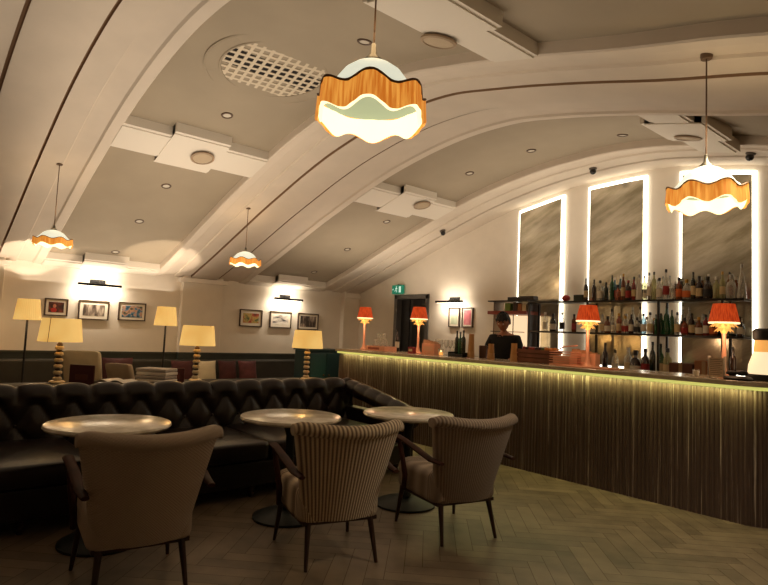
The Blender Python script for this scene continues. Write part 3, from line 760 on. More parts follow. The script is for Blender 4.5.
# ------------------------------------------------------------------ bar lamps
orange=emis('bar_shade_orange',(222,84,32),.62,rgb2=(168,46,14),stretch=(1,1,.05),nscale=80)
def make_barlamp():
    r=thing('bar_lamp','x','table lamp',group='orange shaded lamps along the bar')
    def sh(u,v):
        t=2*PI*u; rr=.122-.036*v+.0025*math.cos(36*t); return (rr*math.cos(t),rr*math.sin(t),.49+.165*v)
    MB().grid(sh,144,4,closeu=True).build('lamp_shade',orange,r,fixn=False)
    MB().lathe([(.122,.478),(.125,.482),(.124,.492),(.121,.492)],48,close=False).build('shade_trim',emis('barlamp_trim',(255,228,170),1.5),r)
    MB().lathe([(.085,.652),(.05,.658),(.0001,.66)],24,close=False).build('shade_top',emis('barlamp_top',(230,110,50),.5),r)
    mb=MB()
    for k in range(14):
        t=2*PI*k/14; 
        for (r0,z0,ln) in ((.085,.475,.05),(.05,.435,.05)):
            c=Vector((r0*math.cos(t+z0*9),r0*math.sin(t+z0*9),z0)); d_=Vector((math.cos(t+z0*9)*.8,math.sin(t+z0*9)*.8,-.7)).normalized()
            s_=Vector((-math.sin(t+z0*9),math.cos(t+z0*9),0))
            mb.add([c-s_*.004,c+d_*ln*.4-s_*.014,c+d_*ln,c+d_*ln*.4+s_*.014,c+s_*.004],[(0,1,2,3,4)])
            mb.add([c+Vector((0,0,.002))-s_*.004,c+d_*ln*.4-s_*.014,c+d_*ln,c+d_*ln*.4+s_*.014,c+s_*.004],[(4,3,2,1,0)])
    mb.lathe([(.08,.48),(.04,.43),(.02,.39)],24,close=False)
    mb.build('petal_collar',emis('petals_gold',(255,190,96),.75),r,smooth=False,fixn=False)
    MB().lathe([(.0001,.0),(.055,.0),(.055,.012),(.04,.02),(.026,.05),(.016,.12),(.02,.2),(.014,.28),(.018,.38),(.022,.42)],20).build('lamp_base',copper,r)
    return r
bl=make_barlamp()
for i,(px,Y,l) in enumerate([(365,5.62,'orange pleated bar lamp at the far left end of the bar'),(419,5.72,'orange pleated bar lamp in front of the grey door'),(588,5.68,'orange pleated bar lamp beside the copper crate'),(724,5.66,'orange pleated bar lamp at the right of the bar')]):
    x=xof(px,Y,1.6); put(bl,i==0,(x,Y,1.14),.3*i,l)
    lamp('POINT',(x+.05,Y-.13,1.14+.36),2.0,(255,206,160),.05,name='bar_lamp_light')

# ------------------------------------------------------------------ bar-top things
def bt(px,Y): return (xof(px,Y,1.2),Y,1.14)
kraft=mat('kraft_card',(190,140,84),.7)
def cup_stack(px,Y,h,label,s=1):
    r=thing('paper_cup_stack',label,'cup stack',bt(px,Y),0,'stacks of kraft paper cups on the bar')
    mb=MB(); 
    MB().lathe([(.045,0),(.034,h*.85),(.034,h)],20).build('bottom_cup',kraft,r)
    mb=MB()
    for k_ in range(5):
        z=.012+k_*.014; mb.lathe([(.046-.001*k_,z),(.048-.001*k_,z+.004),(.046-.001*k_,z+.008)],20,close=False)
    mb.build('rims',mat('kraft_rim',(206,160,104),.7),r)
cup_stack(471,5.7,.30,'tallest stack of kraft paper cups on the bar, right of the dark bottles')
cup_stack(491,5.66,.19,'short stack of kraft paper cups in front of the bartender at left')
cup_stack(514,5.62,.21,'stack of kraft paper cups in front of the bartender at right')
# copper tray and glasses (left)
glassc=glass('tumbler_glass',(222,222,212),.12)
r=thing('copper_tray','long copper tray of glasses at the left end of the bar','tray',bt(381,5.62))
MB().box(-.22,-.12,0,.22,.12,.01).box(-.22,-.12,0,-.21,.12,.07).box(.21,-.12,0,.22,.12,.07).box(-.22,-.12,0,.22,-.11,.07).box(-.22,.11,0,.22,.12,.07).build('tray_body',copper,r,smooth=False,bevel=.003)
MB().box(-.16,-.1225,.02,.1,-.1205,.05).build('front_plate',mat('tray_plate',(150,70,50),.5),r,smooth=False)
xb_,yb_,zb_=bt(381,5.62)
tum=None;cnt=0
for lev in range(3):
    for k_ in range(4-lev if lev<2 else 2):
        x=xb_-.15+k_*.1+lev*.05; z=1.151+lev*.085
        if tum is None:
            tum=MB().lathe([(.0001,.002),(.03,.0),(.036,.08),(.033,.08),(.028,.008),(.0001,.006)],16).build('tumbler',glassc); o=tum
        else: o=tum.copy(); COL.objects.link(o)
        o.location=(x,yb_,z)
        tag(o,'clear tumbler on the copper tray, %s level, %s from left'%(['bottom','middle','top'][lev],ORD[k_]),'glass','tumblers stacked on the copper tray')
# red small packet
r=tag(MB().box(-.05,-.03,0,.05,.03,.09).box(-.035,-.032,.03,.035,-.03,.065,mi=1).build('napkin_box',[mat('box_red',(150,44,50),.6),labm['cream']],smooth=False,bevel=.003),'small red box with pale front beside the second bar lamp','box'); r.location=bt(412,5.52)
def menubox(px,Y,w,h,dp,m_,label,name='menu_holder',cat='menu holder'):
    r=thing(name,label,cat,bt(px,Y))
    MB().box(-w/2,-dp/2,0,w/2,dp/2,h*.75).build('holder_box',m_,r,smooth=False,bevel=.003)
    mb=MB()
    for k_ in range(4): 
        xx=-w/2+.008+k_*(w-.02)/4; mb.box(xx,-dp*.35,.01,xx+(w-.03)/4.5,dp*.35,h-.01*k_)
    mb.build('menus',mat('menu_card_'+name,(206,150,110),.6),r,smooth=False)
    MB().box(-w*.35,-dp/2-.002,h*.25,w*.35,-dp/2+.001,h*.55).build('front_label',mat('holder_label',(224,172,140),.6),r,smooth=False)
menubox(431,5.68,.24,.2,.12,copper,'copper box of menus right of the second bar lamp')
r=thing('candle','small glowing candle in a glass between copper box and bottles','candle',bt(441,5.6))
MB().lathe([(.0001,0),(.034,0),(.038,.09),(.036,.09),(.03,.006),(.0001,.006)],20).build('candle_glass',glassc,r)
MB().lathe([(.0001,.007),(.028,.007),(.028,.045),(.0001,.046)],16).build('wax',emis('wax_glow',(255,170,80),1.2),r)
MB().lathe([(.0001,.046),(.006,.055),(.0001,.075)],8).build('flame',emis('flame',(255,220,150),6),r)
def goblet_row():
    g0=None
    for i,px in enumerate([437,441,446,450,454]):
        if g0 is None:
            g0=MB().lathe([(.0001,0),(.032,.0),(.03,.006),(.005,.012),(.004,.09),(.02,.11),(.034,.15),(.03,.21),(.028,.21),(.032,.15),(.018,.112),(.0001,.1)],16).build('wine_glass',glassc); o=g0
        else: o=g0.copy(); COL.objects.link(o)
        x,y,z=bt(px,5.82); o.location=(x,y,z+.0); tag(o,'clear stemmed glass left of the dark bar tray, %s from left'%ORD[i],'glass','stemmed glasses on the bar')
goblet_row()
r=thing('bar_caddy','black bar caddy on the bar beside the tall cup stack','caddy',bt(460,5.68))
MB().box(-.13,-.09,0,.13,.09,.035).box(-.13,-.09,0,-.12,.09,.06).box(.12,-.09,0,.13,.09,.06).build('caddy_tray',blackp,r,smooth=False,bevel=.003)
for i,(dx,c,h) in enumerate([(-.06,'dkgreen',.92),(.0,'green',.88),(.055,'dkgreen',.95)]):
    x,y,z=bt(460,5.68); bottle('wine',c,'black',None,(x+dx,y,1.1755),uniq('%s dark green wine bottle standing in the black bar caddy'%['left','middle','right'][i]),'bottles in the bar caddy',h)
x,y,z=bt(397,5.9); bottle('wine','brown','black','white',(x,y,1.14),uniq('dark bottle with white label on the bar before the grey door'),None,1.0)
r=tag(MB().lathe([(.0001,0),(.05,0),(.055,.15),(.05,.16),(.0001,.16)],20).build('cocktail_tin',mat('tin_dark',(96,70,56),.3,metal=.7)),'brown metal mixing tin on the bar left of the bartender','mixing tin'); r.location=bt(483,5.85)
# fruit crate
x0_,x1_=xof(523,5.75),xof(556,5.75)
r=thing('wooden_crate','dark wooden crate heaped with fruit on the bar by the bartender','crate',((x0_+x1_)/2,5.75,1.14)); w=(x1_-x0_)/2
cw=mat('crate_wood',(130,76,52),.6,noise=.3)
for k_ in range(3):
    z=.01+k_*.05
    MB().box(-w,-.13,z,w,-.118,z+.04).box(-w,.118,z,w,.13,z+.04).box(-w,-.118,z,-w+.012,.118,z+.04).box(w-.012,-.118,z,w,.118,z+.04).build('slat_ring',cw,r,smooth=False)
MB().box(-w,-.118,0,w,.118,.01).box(-w+.012,-.118,0.01,-w+.03,-.1,.15).box(w-.03,-.118,.01,w-.012,-.1,.15).build('base_board',cw,r,smooth=False)
fr=None
fm=[mat('fruit_red',(150,40,28),.4),mat('fruit_dark',(60,28,30),.4),mat('fruit_orange',(214,130,40),.45),mat('fruit_green',(90,110,40),.45)]
fn=['red apple','dark plum','orange','green lime']
cnt=0
for k_ in range(9):
    for j in range(2):
        c_=[0,1,0,0,1,1,3,2,2][k_]
        o=MB().lathe([(.0001,-.024),(.012,-.025),(.024,-.012),(.027,.003),(.022,.019),(.01,.024),(.0001,.021)],14).build(fn[c_].split()[-1],fm[c_])
        st=MB().tube([(0,0,.025),(.003,0,.04)],.002,5).build('stalk',darkwood,o)
        o.location=((x0_+x1_)/2-w+.05+k_*(2*w-.1)/8,5.70+j*.1,1.14+.152+random.uniform(0,.006)); tag(o,'%s in the dark crate, %s column from left, %s row'%(fn[c_],ORD[k_],['front','back'][j]),'fruit','fruit heaped in the dark crate')
MB().box(-w+.012,-.118,.01,w-.012,.118,.125).build('straw_fill',mat('straw',(88,60,36),.9,bump=.5),r,smooth=False)
# copper wire crate and copper box
r=thing('wire_crate','open copper wire crate standing between fruit crate and bar lamp','crate',bt(565,5.66)); mb=MB()
for k_ in range(6): mb.box(-.13,-.11,.01+k_*.026,.13,-.104,.018+k_*.026); mb.box(-.13,.104,.01+k_*.026,.13,.11,.018+k_*.026); mb.box(-.13,-.11,.01+k_*.026,-.124,.11,.018+k_*.026); mb.box(.124,-.11,.01+k_*.026,.13,.11,.018+k_*.026)
mb.build('wire_sides',copper,r,smooth=False); MB().box(-.13,-.11,0,.13,.11,.008).build('base_plate',copper,r,smooth=False)
MB().box(-.1,-.08,.008,.1,.08,.1).build('napkin_pad',mat('napkins',(214,170,140),.8),r,smooth=False)
MB().tube([(-.13,0,.14),(0,-.03,.2),(.16,-.02,.22)],.008,6).build('handle',copper,r)
menubox(585,5.83,.30,.18,.1,mat('copper_light',(244,182,148),.4,metal=.1),'wide pale copper box behind the third bar lamp','copper_box','box')
r=tag(prism([(-.3,-.1),(.3,-.1),(.3,.1),(-.3,.1)],0,.012).build('serving_mat',mat('mat_copper',(222,150,110),.4),smooth=False),'thin pale copper bar mat at the foot of the third bar lamp','bar mat'); r.location=(xof(588,5.46),5.44,1.1405)
# right end
r=thing('menu_stand','clear ribbed menu stand with pale cards in front of the right bar lamp','menu stand',bt(717,5.44))
MB().box(-.065,-.03,0,.065,.03,.012).box(-.065,-.03,.012,-.06,.03,.19).box(.06,-.03,.012,.065,.03,.19).build('acrylic_frame',glassc,r,smooth=False)
MB().box(-.058,-.012,.012,.058,.012,.175).build('cards',mat('pale_cards',(206,180,150),.6),r,smooth=False)
mb=MB()
for k_ in range(9): mb.box(-.05,-.0135,.03+k_*.016,.03+.015*(k_%2),-.0118,.034+k_*.016)
mb.build('printed_lines',mat('ink_lines',(110,84,66),.7),r,smooth=False)
bottle('wine','brown','black',None,bt(733,5.80),uniq('dark brown bottle on the bar just right of the right bar lamp'),None,.85)
r=thing('candle','unlit white votive candle in clear glass left of the right bar lamp','candle',bt(696,5.5)); 
MB().lathe([(.0001,0),(.026,0),(.028,.06),(.026,.06),(.024,.006),(.0001,.006)],16).build('candle_glass',glassc,r); MB().lathe([(.0001,.007),(.022,.007),(.022,.05),(.0001,.052)],16).build('wax',mat('wax_white',(230,220,200),.5),r); MB().tube([(0,0,.05),(0,0,.062)],.0015,5).build('wick',blackp,r)
for i,(px,w,h,c,l) in enumerate([(684,.13,.2,(92,52,34),'reddish brown cardboard box on the back counter under the shelves'),(707,.10,.24,(140,90,54),'tan cardboard box on the back counter behind the right bar lamp')]):
    x=xof(px,7.12,1.1); r=thing('cardboard_box',l,'box',(x,7.12,1.0)); m_=mat('card_%d'%i,c,.7)
    MB().box(-w,-.1,0,w,.1,h).build('carton',m_,r,smooth=False,bevel=.004); MB().box(-w,-.1,h,w,-.02,h+.004).box(-w,.0,h,w,.1,h+.006).build('lid_flap',mat('card_flap%d'%i,tuple(int(q*1.1) for q in c),.7),r,smooth=False)
    MB().box(-.02,-.102,0,.02,-.1,h).build('tape',mat('tape',(160,130,90),.4),r,smooth=False)
# black topped lit machine at right frame edge
x,y,z=bt(766,5.66)
r=thing('lantern','squat glowing lantern with black lid at the right end of the bar','lantern',(x,y,z)); r.scale=(.75,.75,1.1)
MB().lathe([(.0001,0),(.2,0),(.2,.03),(.19,.05)],32).build('base',blackp,r); 
MB().lathe([(.18,.05),(.17,.12),(.12,.22)],32,close=False).build('cream_shade',emis('lantern_cream',(255,226,180),1.0),r)
MB().lathe([(.122,.22),(.115,.27),(.11,.31)],32,close=False).build('amber_band',emis('lantern_amber',(250,176,90),.8),r)
MB().lathe([(.118,.31),(.13,.32),(.13,.38),(.1,.40),(.0001,.4)],32).build('lid',blackp,r)
r=tag(MB().lathe([(.0001,0),(.10,0),(.11,.015),(.09,.03),(.0001,.028)],24).sphere((.03,.0,.06),.035,12,8,sz=(1.4,1,.7)).sphere((-.05,.01,.055),.03,12,8,sz=(1.5,1,.7)).build('black_tray',blackp),'low black tray of folded cloths left of the glowing lantern','tray'); r.location=bt(738,5.42)

# ------------------------------------------------------------------ bartender
def skinmesh(name,verts,edges,radii,material,parent,root=0,sub=2,flat=None):
    me=bpy.data.meshes.new(name); me.from_pydata(verts,edges,[]); me.materials.append(material)
    o=bpy.data.objects.new(name,me); COL.objects.link(o); o.parent=parent
    s=o.modifiers.new('skin','SKIN'); s.use_smooth_shade=True
    for i,r in enumerate(radii): 
        me.skin_vertices[0].data[i].radius=r if isinstance(r,tuple) else (r,r); me.skin_vertices[0].data[i].use_root=(i==root)
    b=o.modifiers.new('sub','SUBSURF'); b.levels=sub; b.render_levels=sub
    return o
skin=mat('skin',(176,118,88),.55); tee=mat('black_tshirt',(14,13,15),.85); hairm=mat('hair_black',(14,11,10),.5,bump=.6,bscale=60); trou=mat('trousers_dark',(26,24,28),.85)
PX,PY=xof(505,6.52,1.6),6.52
def make_body(verts,edges,radii): pass
pr_=thing('person','person in a black t-shirt with short dark hair looking down behind the bar','person',(PX,PY,0),math.radians(18))
# local: facing -Y
V=[(0,0,.95),(0,0,1.12),(0,-.01,1.28),(0,-.01,1.40),(0,-.03,1.47),(0,-.05,1.53), # 0-5 pelvis..neck
 (.17,0,1.40),(.24,-.04,1.20),(.21,-.26,1.12),(.17,-.33,1.11),   # right arm 6-9
 (-.17,0,1.40),(-.24,-.05,1.20),(-.17,-.27,1.13),(-.12,-.34,1.12), #10-13
 (.09,0,.9),(.10,-.01,.5),(.10,.02,.09),(.10,-.12,.04), #14-17
 (-.09,0,.9),(-.10,-.01,.5),(-.10,.02,.09),(-.10,-.12,.04)]
Eg=[(0,1),(1,2),(2,3),(3,4),(4,5),(3,6),(6,7),(7,8),(8,9),(3,10),(10,11),(11,12),(12,13),(0,14),(14,15),(15,16),(16,17),(0,18),(18,19),(19,20),(20,21)]
Rr=[(.14,.1),(.125,.09),(.15,.1),(.13,.085),(.055,.055),(.05,.052),(.065,.065),(.045,.045),(.033,.033),(.026,.02),(.065,.065),(.045,.045),(.033,.033),(.026,.02),(.085,.085),(.06,.06),(.04,.04),(.035,.03),(.085,.085),(.06,.06),(.04,.04),(.035,.03)]
body=skinmesh('body',V,Eg,Rr,skin,pr_)
def hand(parent,wr,dirv,side):
    """palm plus five fingers skinned chains joined at the palm"""
    d_=Vector(dirv).normalized(); up_=Vector((0,0,1)); s_=d_.cross(up_).normalized()*side; w_=Vector(wr)
    vs=[w_,w_+d_*.05,w_+d_*.085];ed=[(0,1),(1,2)];rd=[(.022,.016),(.036,.014),(.036,.012)]
    for k_,(off,ln) in enumerate([(-.03,.055),(-.01,.068),(.01,.072),(.03,.064)]):
        b0=w_+d_*.088+s_*off; b1=b0+d_*ln*.5+up_*-.01; b2=b1+d_*ln*.35+up_*-.025; i=len(vs)
        vs+=[b0,b1,b2]; ed+=[(2,i),(i,i+1),(i+1,i+2)]; rd+=[(.009,.009),(.008,.008),(.007,.007)]
    t0=w_+d_*.03-s_*.035; i=len(vs); vs+=[t0,t0+d_*.03-s_*.02+up_*-.01,t0+d_*.055-s_*.022+up_*-.018]; ed+=[(1,i),(i,i+1),(i+1,i+2)]; rd+=[(.011,.011),(.0095,.0095),(.008,.008)]
    return skinmesh('hand',[tuple(v) for v in vs],ed,rd,skin,parent,sub=1)
hand(body,(.17,-.33,1.11),(-.2,-1,-.05),1); hand(body,(-.12,-.34,1.12),(.2,-1,-.05),-1)
# head: shaped sphere grid
hc=Vector((0,-.075,1.625)); tilt=Matrix.Rotation(math.radians(24),4,'X')
def head_fn(u,v):
    th=2*PI*u; ph=PI*v; x=math.sin(ph)*math.sin(th); y=-math.sin(ph)*math.cos(th); z=math.cos(ph)
    X=x*.086; Y=y*.102; Z=z*.128
    if z<0: 
        X*=1+.28*z; Y*=(1+.12*z) if y<0 else (1+.35*z)
    if y<-.3:
        f=(-y-.3)/.7; fx=math.exp(-(x/.16)**2)
        Y-= .020*fx*math.exp(-((z+.12)/.16)**2)      # nose
        Y+= .008*math.exp(-((abs(x)-.36)/.15)**2)*math.exp(-((z-.08)/.10)**2)   # eye sockets
        Y-= .006*math.exp(-(x/.3)**2)*math.exp(-((z+.52)/.09)**2)               # lips
        Y-= .006*math.exp(-(x/.3)**2)*math.exp(-((z+.85)/.12)**2)               # chin
    return hc+tilt@Vector((X,Y,Z))
MB().grid(head_fn,48,32,closeu=True).build('head',skin,body)
eb=MB(); ebk=MB()
for s_ in (-1,1):
    eb.sphere(tuple(hc+tilt@Vector((s_*.032,-.087,.008))),.011,10,8); ebk.tube([hc+tilt@Vector((s_*.014,-.102,.034)),hc+tilt@Vector((s_*.03,-.101,.038)),hc+tilt@Vector((s_*.046,-.091,.033))],.0035,6)
eb.build('eyes',mat('eye_white',(210,200,190),.3),body); ebk.build('eyebrows',hairm,body)
for s_ in (-1,1): MB().sphere(tuple(hc+tilt@Vector((s_*.087,.01,-.01))),.03,10,8,sz=(.3,.6,1)).build('ear',skin,body)
MB().sphere(tuple(hc+tilt@Vector((0,-.100,-.067))),.02,12,6,sz=(1.1,.25,.3)).build('lips',mat('lips',(150,80,70),.5),body)
def hair_fn(u,v):
    th=2*PI*u; ph=PI*v*.56; x=math.sin(ph)*math.sin(th); y=-math.sin(ph)*math.cos(th); z=math.cos(ph)
    k=1.14+.05*math.sin(9*th+4*ph)+.04*math.sin(17*th+3)*math.sin(7*ph)
    X=x*.088*k;Y=y*.102*k+.006;Z=z*.13*k
    if y<-.2 and z<.5: Z=max(Z,.055+.012*math.sin(13*th))+.0 
    return hc+tilt@Vector((X,Y,Z))
MB().grid(hair_fn,60,20,closeu=True).build('hair',hairm,body,fixn=False)
# t-shirt
VT=[(0,0,.98),(0,0,1.12),(0,-.01,1.28),(0,-.01,1.395),(0,-.02,1.445),(.17,0,1.395),(.235,-.035,1.23),(-.17,0,1.395),(-.235,-.042,1.23)]
skinmesh('t_shirt',VT,[(0,1),(1,2),(2,3),(3,4),(3,5),(5,6),(3,7),(7,8)],[(.165,.12),(.15,.11),(.17,.118),(.15,.1),(.07,.07),(.085,.08),(.066,.066),(.085,.08),(.066,.066)],tee,body)
VL=[(0,0,.98),(.09,0,.9),(.10,-.01,.5),(.10,.02,.1),(-.09,0,.9),(-.10,-.01,.5),(-.10,.02,.1)]
skinmesh('trousers',VL,[(0,1),(1,2),(2,3),(0,4),(4,5),(5,6)],[(.155,.11),(.1,.1),(.075,.075),(.06,.06),(.1,.1),(.075,.075),(.06,.06)],trou,body)

# ------------------------------------------------------------------ round marble tables
tb=thing('round_table','x','table',group='round marble tables before the chesterfield')
MB().lathe([(.0001,.715),(.34,.715),(.37,.722),(.38,.735),(.375,.748),(.365,.752),(.0001,.752)],64).build('table_top',marblem,tb)
MB().lathe([(.14,.70),(.14,.715)],24).lathe([(.028,.06),(.05,.075),(.034,.12),(.032,.6),(.05,.66),(.12,.70)],24).build('pedestal',iron,tb)
MB().lathe([(.0001,0),(.25,0),(.25,.015),(.2,.035),(.06,.06),(.0001,.06)],40).build('table_base',iron,tb)
for i,(x,y,l) in enumerate([(-4.0,1.13,'round marble-topped table nearest the left edge, behind the plain taupe armchair'),(-3.80,2.37,'round marble-topped table in the middle, behind the striped armchair'),(-3.56,3.36,'round marble-topped table at right, nearest the bar')]):
    put(tb,i==0,(x,y,0),0,l)

# ------------------------------------------------------------------ armchairs
def fabric(name,base,dark,mode):
    m=bpy.data.materials.new(name); m.use_nodes=True; nt=m.node_tree; N=nt.nodes; L=nt.links; p=N['Principled BSDF']
    p.inputs['Roughness'].default_value=.9; p.inputs['Sheen Weight'].default_value=.15
    uv=N.new('ShaderNodeUVMap'); sx=N.new('ShaderNodeSeparateXYZ'); L.new(uv.outputs[0],sx.inputs[0])
    a=N.new('ShaderNodeMath'); a.operation='MULTIPLY'; L.new(sx.outputs['X'],a.inputs[0]); 
    s=N.new('ShaderNodeMath'); s.operation='SINE'; L.new(a.outputs[0],s.inputs[0])
    b=N.new('ShaderNodeMath'); b.operation='MULTIPLY'; L.new(sx.outputs['Y'],b.inputs[0]); s2=N.new('ShaderNodeMath'); s2.operation='SINE'; L.new(b.outputs[0],s2.inputs[0])
    h=N.new('ShaderNodeMath'); 
    if mode=='stripe': a.inputs[1].default_value=2*PI*56; b.inputs[1].default_value=2*PI*60; h.operation='MULTIPLY_ADD'; L.new(s2.outputs[0],h.inputs[0]); h.inputs[1].default_value=.25; L.new(s.outputs[0],h.inputs[2])
    elif mode=='fine': a.inputs[1].default_value=2*PI*72; b.inputs[1].default_value=2*PI*50; h.operation='MULTIPLY_ADD'; L.new(s2.outputs[0],h.inputs[0]); h.inputs[1].default_value=.1; L.new(s.outputs[0],h.inputs[2])
    else: a.inputs[1].default_value=2*PI*70; b.inputs[1].default_value=2*PI*40; h.operation='MULTIPLY'; L.new(s.outputs[0],h.inputs[0]); L.new(s2.outputs[0],h.inputs[1])
    mr=N.new('ShaderNodeMapRange'); mr.inputs['From Min'].default_value=-1; L.new(h.outputs[0],mr.inputs['Value'])
    mx=N.new('ShaderNodeMix'); mx.data_type='RGBA'; L.new(mr.outputs[0],mx.inputs['Factor']); mx.inputs['A'].default_value=(*lin(dark),1); mx.inputs['B'].default_value=(*lin(base),1)
    L.new(mx.outputs['Result'],p.inputs['Base Color'])
    bp=N.new('ShaderNodeBump'); bp.inputs['Strength'].default_value=.6; bp.inputs['Distance'].default_value=.006; L.new(mr.outputs[0],bp.inputs['Height']); L.new(bp.outputs[0],p.inputs['Normal'])
    return m
def make_chair(loc,rz,label,fab,fabroll):
    # local: front = +Y
    r=thing('armchair',label,'armchair',loc,rz,'upholstered armchairs with wooden arms')
    def hw(v): return .235+.115*v**1.1
    def cy(u,v):   # centre line of the back shell, u in -1..1
        return -.26-.17*v+ (.07+.05*v)*u*u*1.1
    def shell(a,v):
        # a in 0..1 around, rear from -1..1 then front 1..-1
        th=.045+.012*v
        if a<.5: s_=a*2; side=-1
        else: s_=(1-a)*2; side=1
        uu=-1+2*s_; e=(1-abs(uu)**10)**.5
        return (uu*hw(v)*(1.0),cy(uu,v)+side*th*e,0)
    def fn(u,v):
        x,y,_=shell(u,v); zz=.275+.55*v
        zz+= .03*(x/.35)**2*v   # top edge lifts slightly at the wings
        if v<.04: zz+=.0
        return (x,y,zz)
    mb=MB().grid(fn,96,26,closeu=True)
    # bottom cap
    n=96; mb.f.append(tuple(reversed(range(n)))); mb.mi.append(0); mb.f.append(tuple(26*n+i for i in range(n))); mb.mi.append(0)
    mb.build('backrest',fab,r,angle=70)
    # rolled top
    def roll(u,v):
        uu=-1+2*u; q=2*PI*v; v_=1.0; e=max(.6,(1-abs(uu)**14))**.5
        base=Vector((uu*(hw(1)+.002),cy(uu,1)-.008,.275+.55+.03*(uu)**2-.022*abs(uu)**14))
        rr=.052*e
        return base+Vector((0,math.cos(q)*rr*1.15,math.sin(q)*rr*.8-.012))
    mbr=MB(); mbr.grid(lambda u,v:roll(v,u),20,60,closeu=True); mbr.uv={i:(.5*(i//20)/60,(i%20)/20) for i in range(61*20)}
    o0=0; mbr.f.append(tuple(range(20))); mbr.mi.append(0); mbr.f.append(tuple(60*20+i for i in range(20))); mbr.mi.append(0)
    mbr.build('rolled_top',fabroll,r,angle=70)
    # piping along the rear edge of the back
    pts=[]
    for k_ in range(0,31):
        v=k_/30; x,y,_=shell(.0,v); pts.append((-hw(v)-.002,cy(-1,v)-.002,.275+.55*v+.03*v))
    # seat
    def seat(u,v):
        a=2*PI*u; c_,s_=math.cos(a),math.sin(a); k_=.24
        x=math.copysign(abs(c_)**k_,c_); y=math.copysign(abs(s_)**k_,s_)
        zz,sc_=[(.255,.0001),(.255,.9),(.265,.975),(.29,1.0),(.35,1.0),(.40,1.0),(.43,.97),(.448,.85),(.455,.45),(.456,.0001)][round(v*9)]
        wx=.262+.02*(y<0)*0; return (x*wx*sc_,y*.29*sc_+.03,zz+(.012*(y+1) if zz>.3 else .006*(y+1)))
    MB().grid(seat,64,9,closeu=True).build('seat',fab,r,angle=60)
    # wooden side frames: armrest + front post
    for s_ in (-1,1):
        arm=[(s_*.300,-.37,.56),(s_*.308,-.24,.565),(s_*.315,-.08,.60),(s_*.325,.08,.635),(s_*.33,.17,.648),(s_*.33,.23,.64)]
        MB().tube(arm,[.02,.028,.03,.028,.03,.018],10,flat=.55,up=(0,0,1)).build('armrest',walnut,r)
        MB().tube([(s_*.325,.17,.635),(s_*.31,.13,.5),(s_*.29,.12,.38),(s_*.28,.15,.27)],[.016,.018,.02,.017],8).build('arm_post',walnut,r)
        MB().tube([(s_*.235,.24,.27),(s_*.262,.275,.0)],[.02,.011],10).build('leg',darkwood,r)
        MB().tube([(s_*.20,-.22,.27),(s_*.225,-.29,.0)],[.02,.011],10).build('leg',darkwood,r)
    MB().box(-.24,-.24,.245,.24,.27,.268).build('seat_frame',darkwood,r,smooth=False)
    return r
ftaupe=fabric('fabric_taupe',(196,178,160),(168,150,132),'quilt'); fst=fabric('fabric_stripe',(222,202,172),(112,88,68),'stripe'); ffine=fabric('fabric_brown',(160,142,124),(122,104,88),'fine')
# facing (-.97,.2) => local +Y maps there: rz such that (-sin,cos)=( -.97,.2)
def rz_of(dx,dy): return math.atan2(-dx,dy)
chairs=[((-3.10,2.24),(-.965,.262),'armchair with pale vertical stripes facing the middle marble table',fst),
((-3.34,1.11),(-.992,.12),'plain quilted taupe armchair, nearest and leftmost of the front row',ftaupe),
((-2.95,3.20),(-.98,.22),'finely ribbed brown armchair beside the right marble table',ffine)]
for (x,y),d_,l,f_ in chairs: make_chair((x,y,0),rz_of(*d_),l,f_,f_)

# ------------------------------------------------------------------ chesterfield
Y0,Y1=-.9,4.12
so=thing('chesterfield_sofa','long dark brown buttoned leather chesterfield sofa behind the marble tables','sofa',(-5.0,(Y0+Y1)/2,0))
OX,OY=-5.0,(Y0+Y1)/2
SXs,SZs=.27,.19
def tuft(y,z):
    a=y/SXs; b=(z-.55)/SZs/2
    c1=abs(math.sin(PI*(a/1+b))); c2=abs(math.sin(PI*(a/1-b)))
    return (c1*c2)**.38
prof_b=[] # back profile from seat up over the roll and down behind: (x,z)
for i in range(15): z=.42+.30*i/14; prof_b.append((-5.30-.05*(i/14),z,1))
for i in range(1,17):
    t=PI*.92*i/16; prof_b.append((-5.44+.10*math.cos(t)+0,.75+.095*math.sin(t),max(0,1-i/9)))
prof_b.append((-5.60,.66,0)); prof_b.append((-5.60,.12,0))
nb=len(prof_b)-1
def backf(u,v):
    y=Y0+(Y1-Y0)*u; i=min(nb,round(v*nb)); x,z,w_=prof_b[i]
    if i<=14: d_=.05*tuft(y,z); return (x-OX+d_-.01,y-OY,z)
    sc_=abs(math.sin(PI*(y/SXs)))**.45 ; k_=.05*sc_*max(0,1-abs(i-20)/12)
    t=PI*.92*(i-14)/16
    if i<=30: return (x-OX+k_*math.cos(t),y-OY,z-.022+k_*math.sin(t)+.012)
    return (x-OX,y-OY,z)
mb=MB().grid(backf,300,nb); mb.build('backrest',leather,so,fixn=False,angle=80)
MB().box(-.6,Y1-OY-.03,.1,-.3,Y1-OY,.74).build('end_panel',leather,so,smooth=False,bevel=.02)
mb=MB().box(-.62,Y0-OY,.1,.66,Y1-OY,.30); mb.build('base',leather,so,smooth=False,bevel=.015)
ns=7; L_=(Y1-.22-Y0)/ns
def cushion(x0,y0,z0,x1,y1,z1,e=.03,puff=.02):
    cx_,cy_=(x0+x1)/2,(y0+y1)/2; hx,hy=(x1-x0)/2,(y1-y0)/2
    def f_(u,v):
        a=2*PI*u; c_,s_=math.cos(a),math.sin(a); kk=.16; X=math.copysign(abs(c_)**kk,c_);Y=math.copysign(abs(s_)**kk,s_)
        lv=[(z0,.0001),(z0,.93),(z0+e*.4,.985),(z0+e,1),(z1-e,1),(z1-e*.3,.98),(z1,.93),(z1+puff*.7,.6),(z1+puff,.0001)]
        z,s0=lv[round(v*8)]; return (cx_+X*hx*s0,cy_+Y*hy*s0,z)
    return MB().grid(f_,48,8,closeu=True)
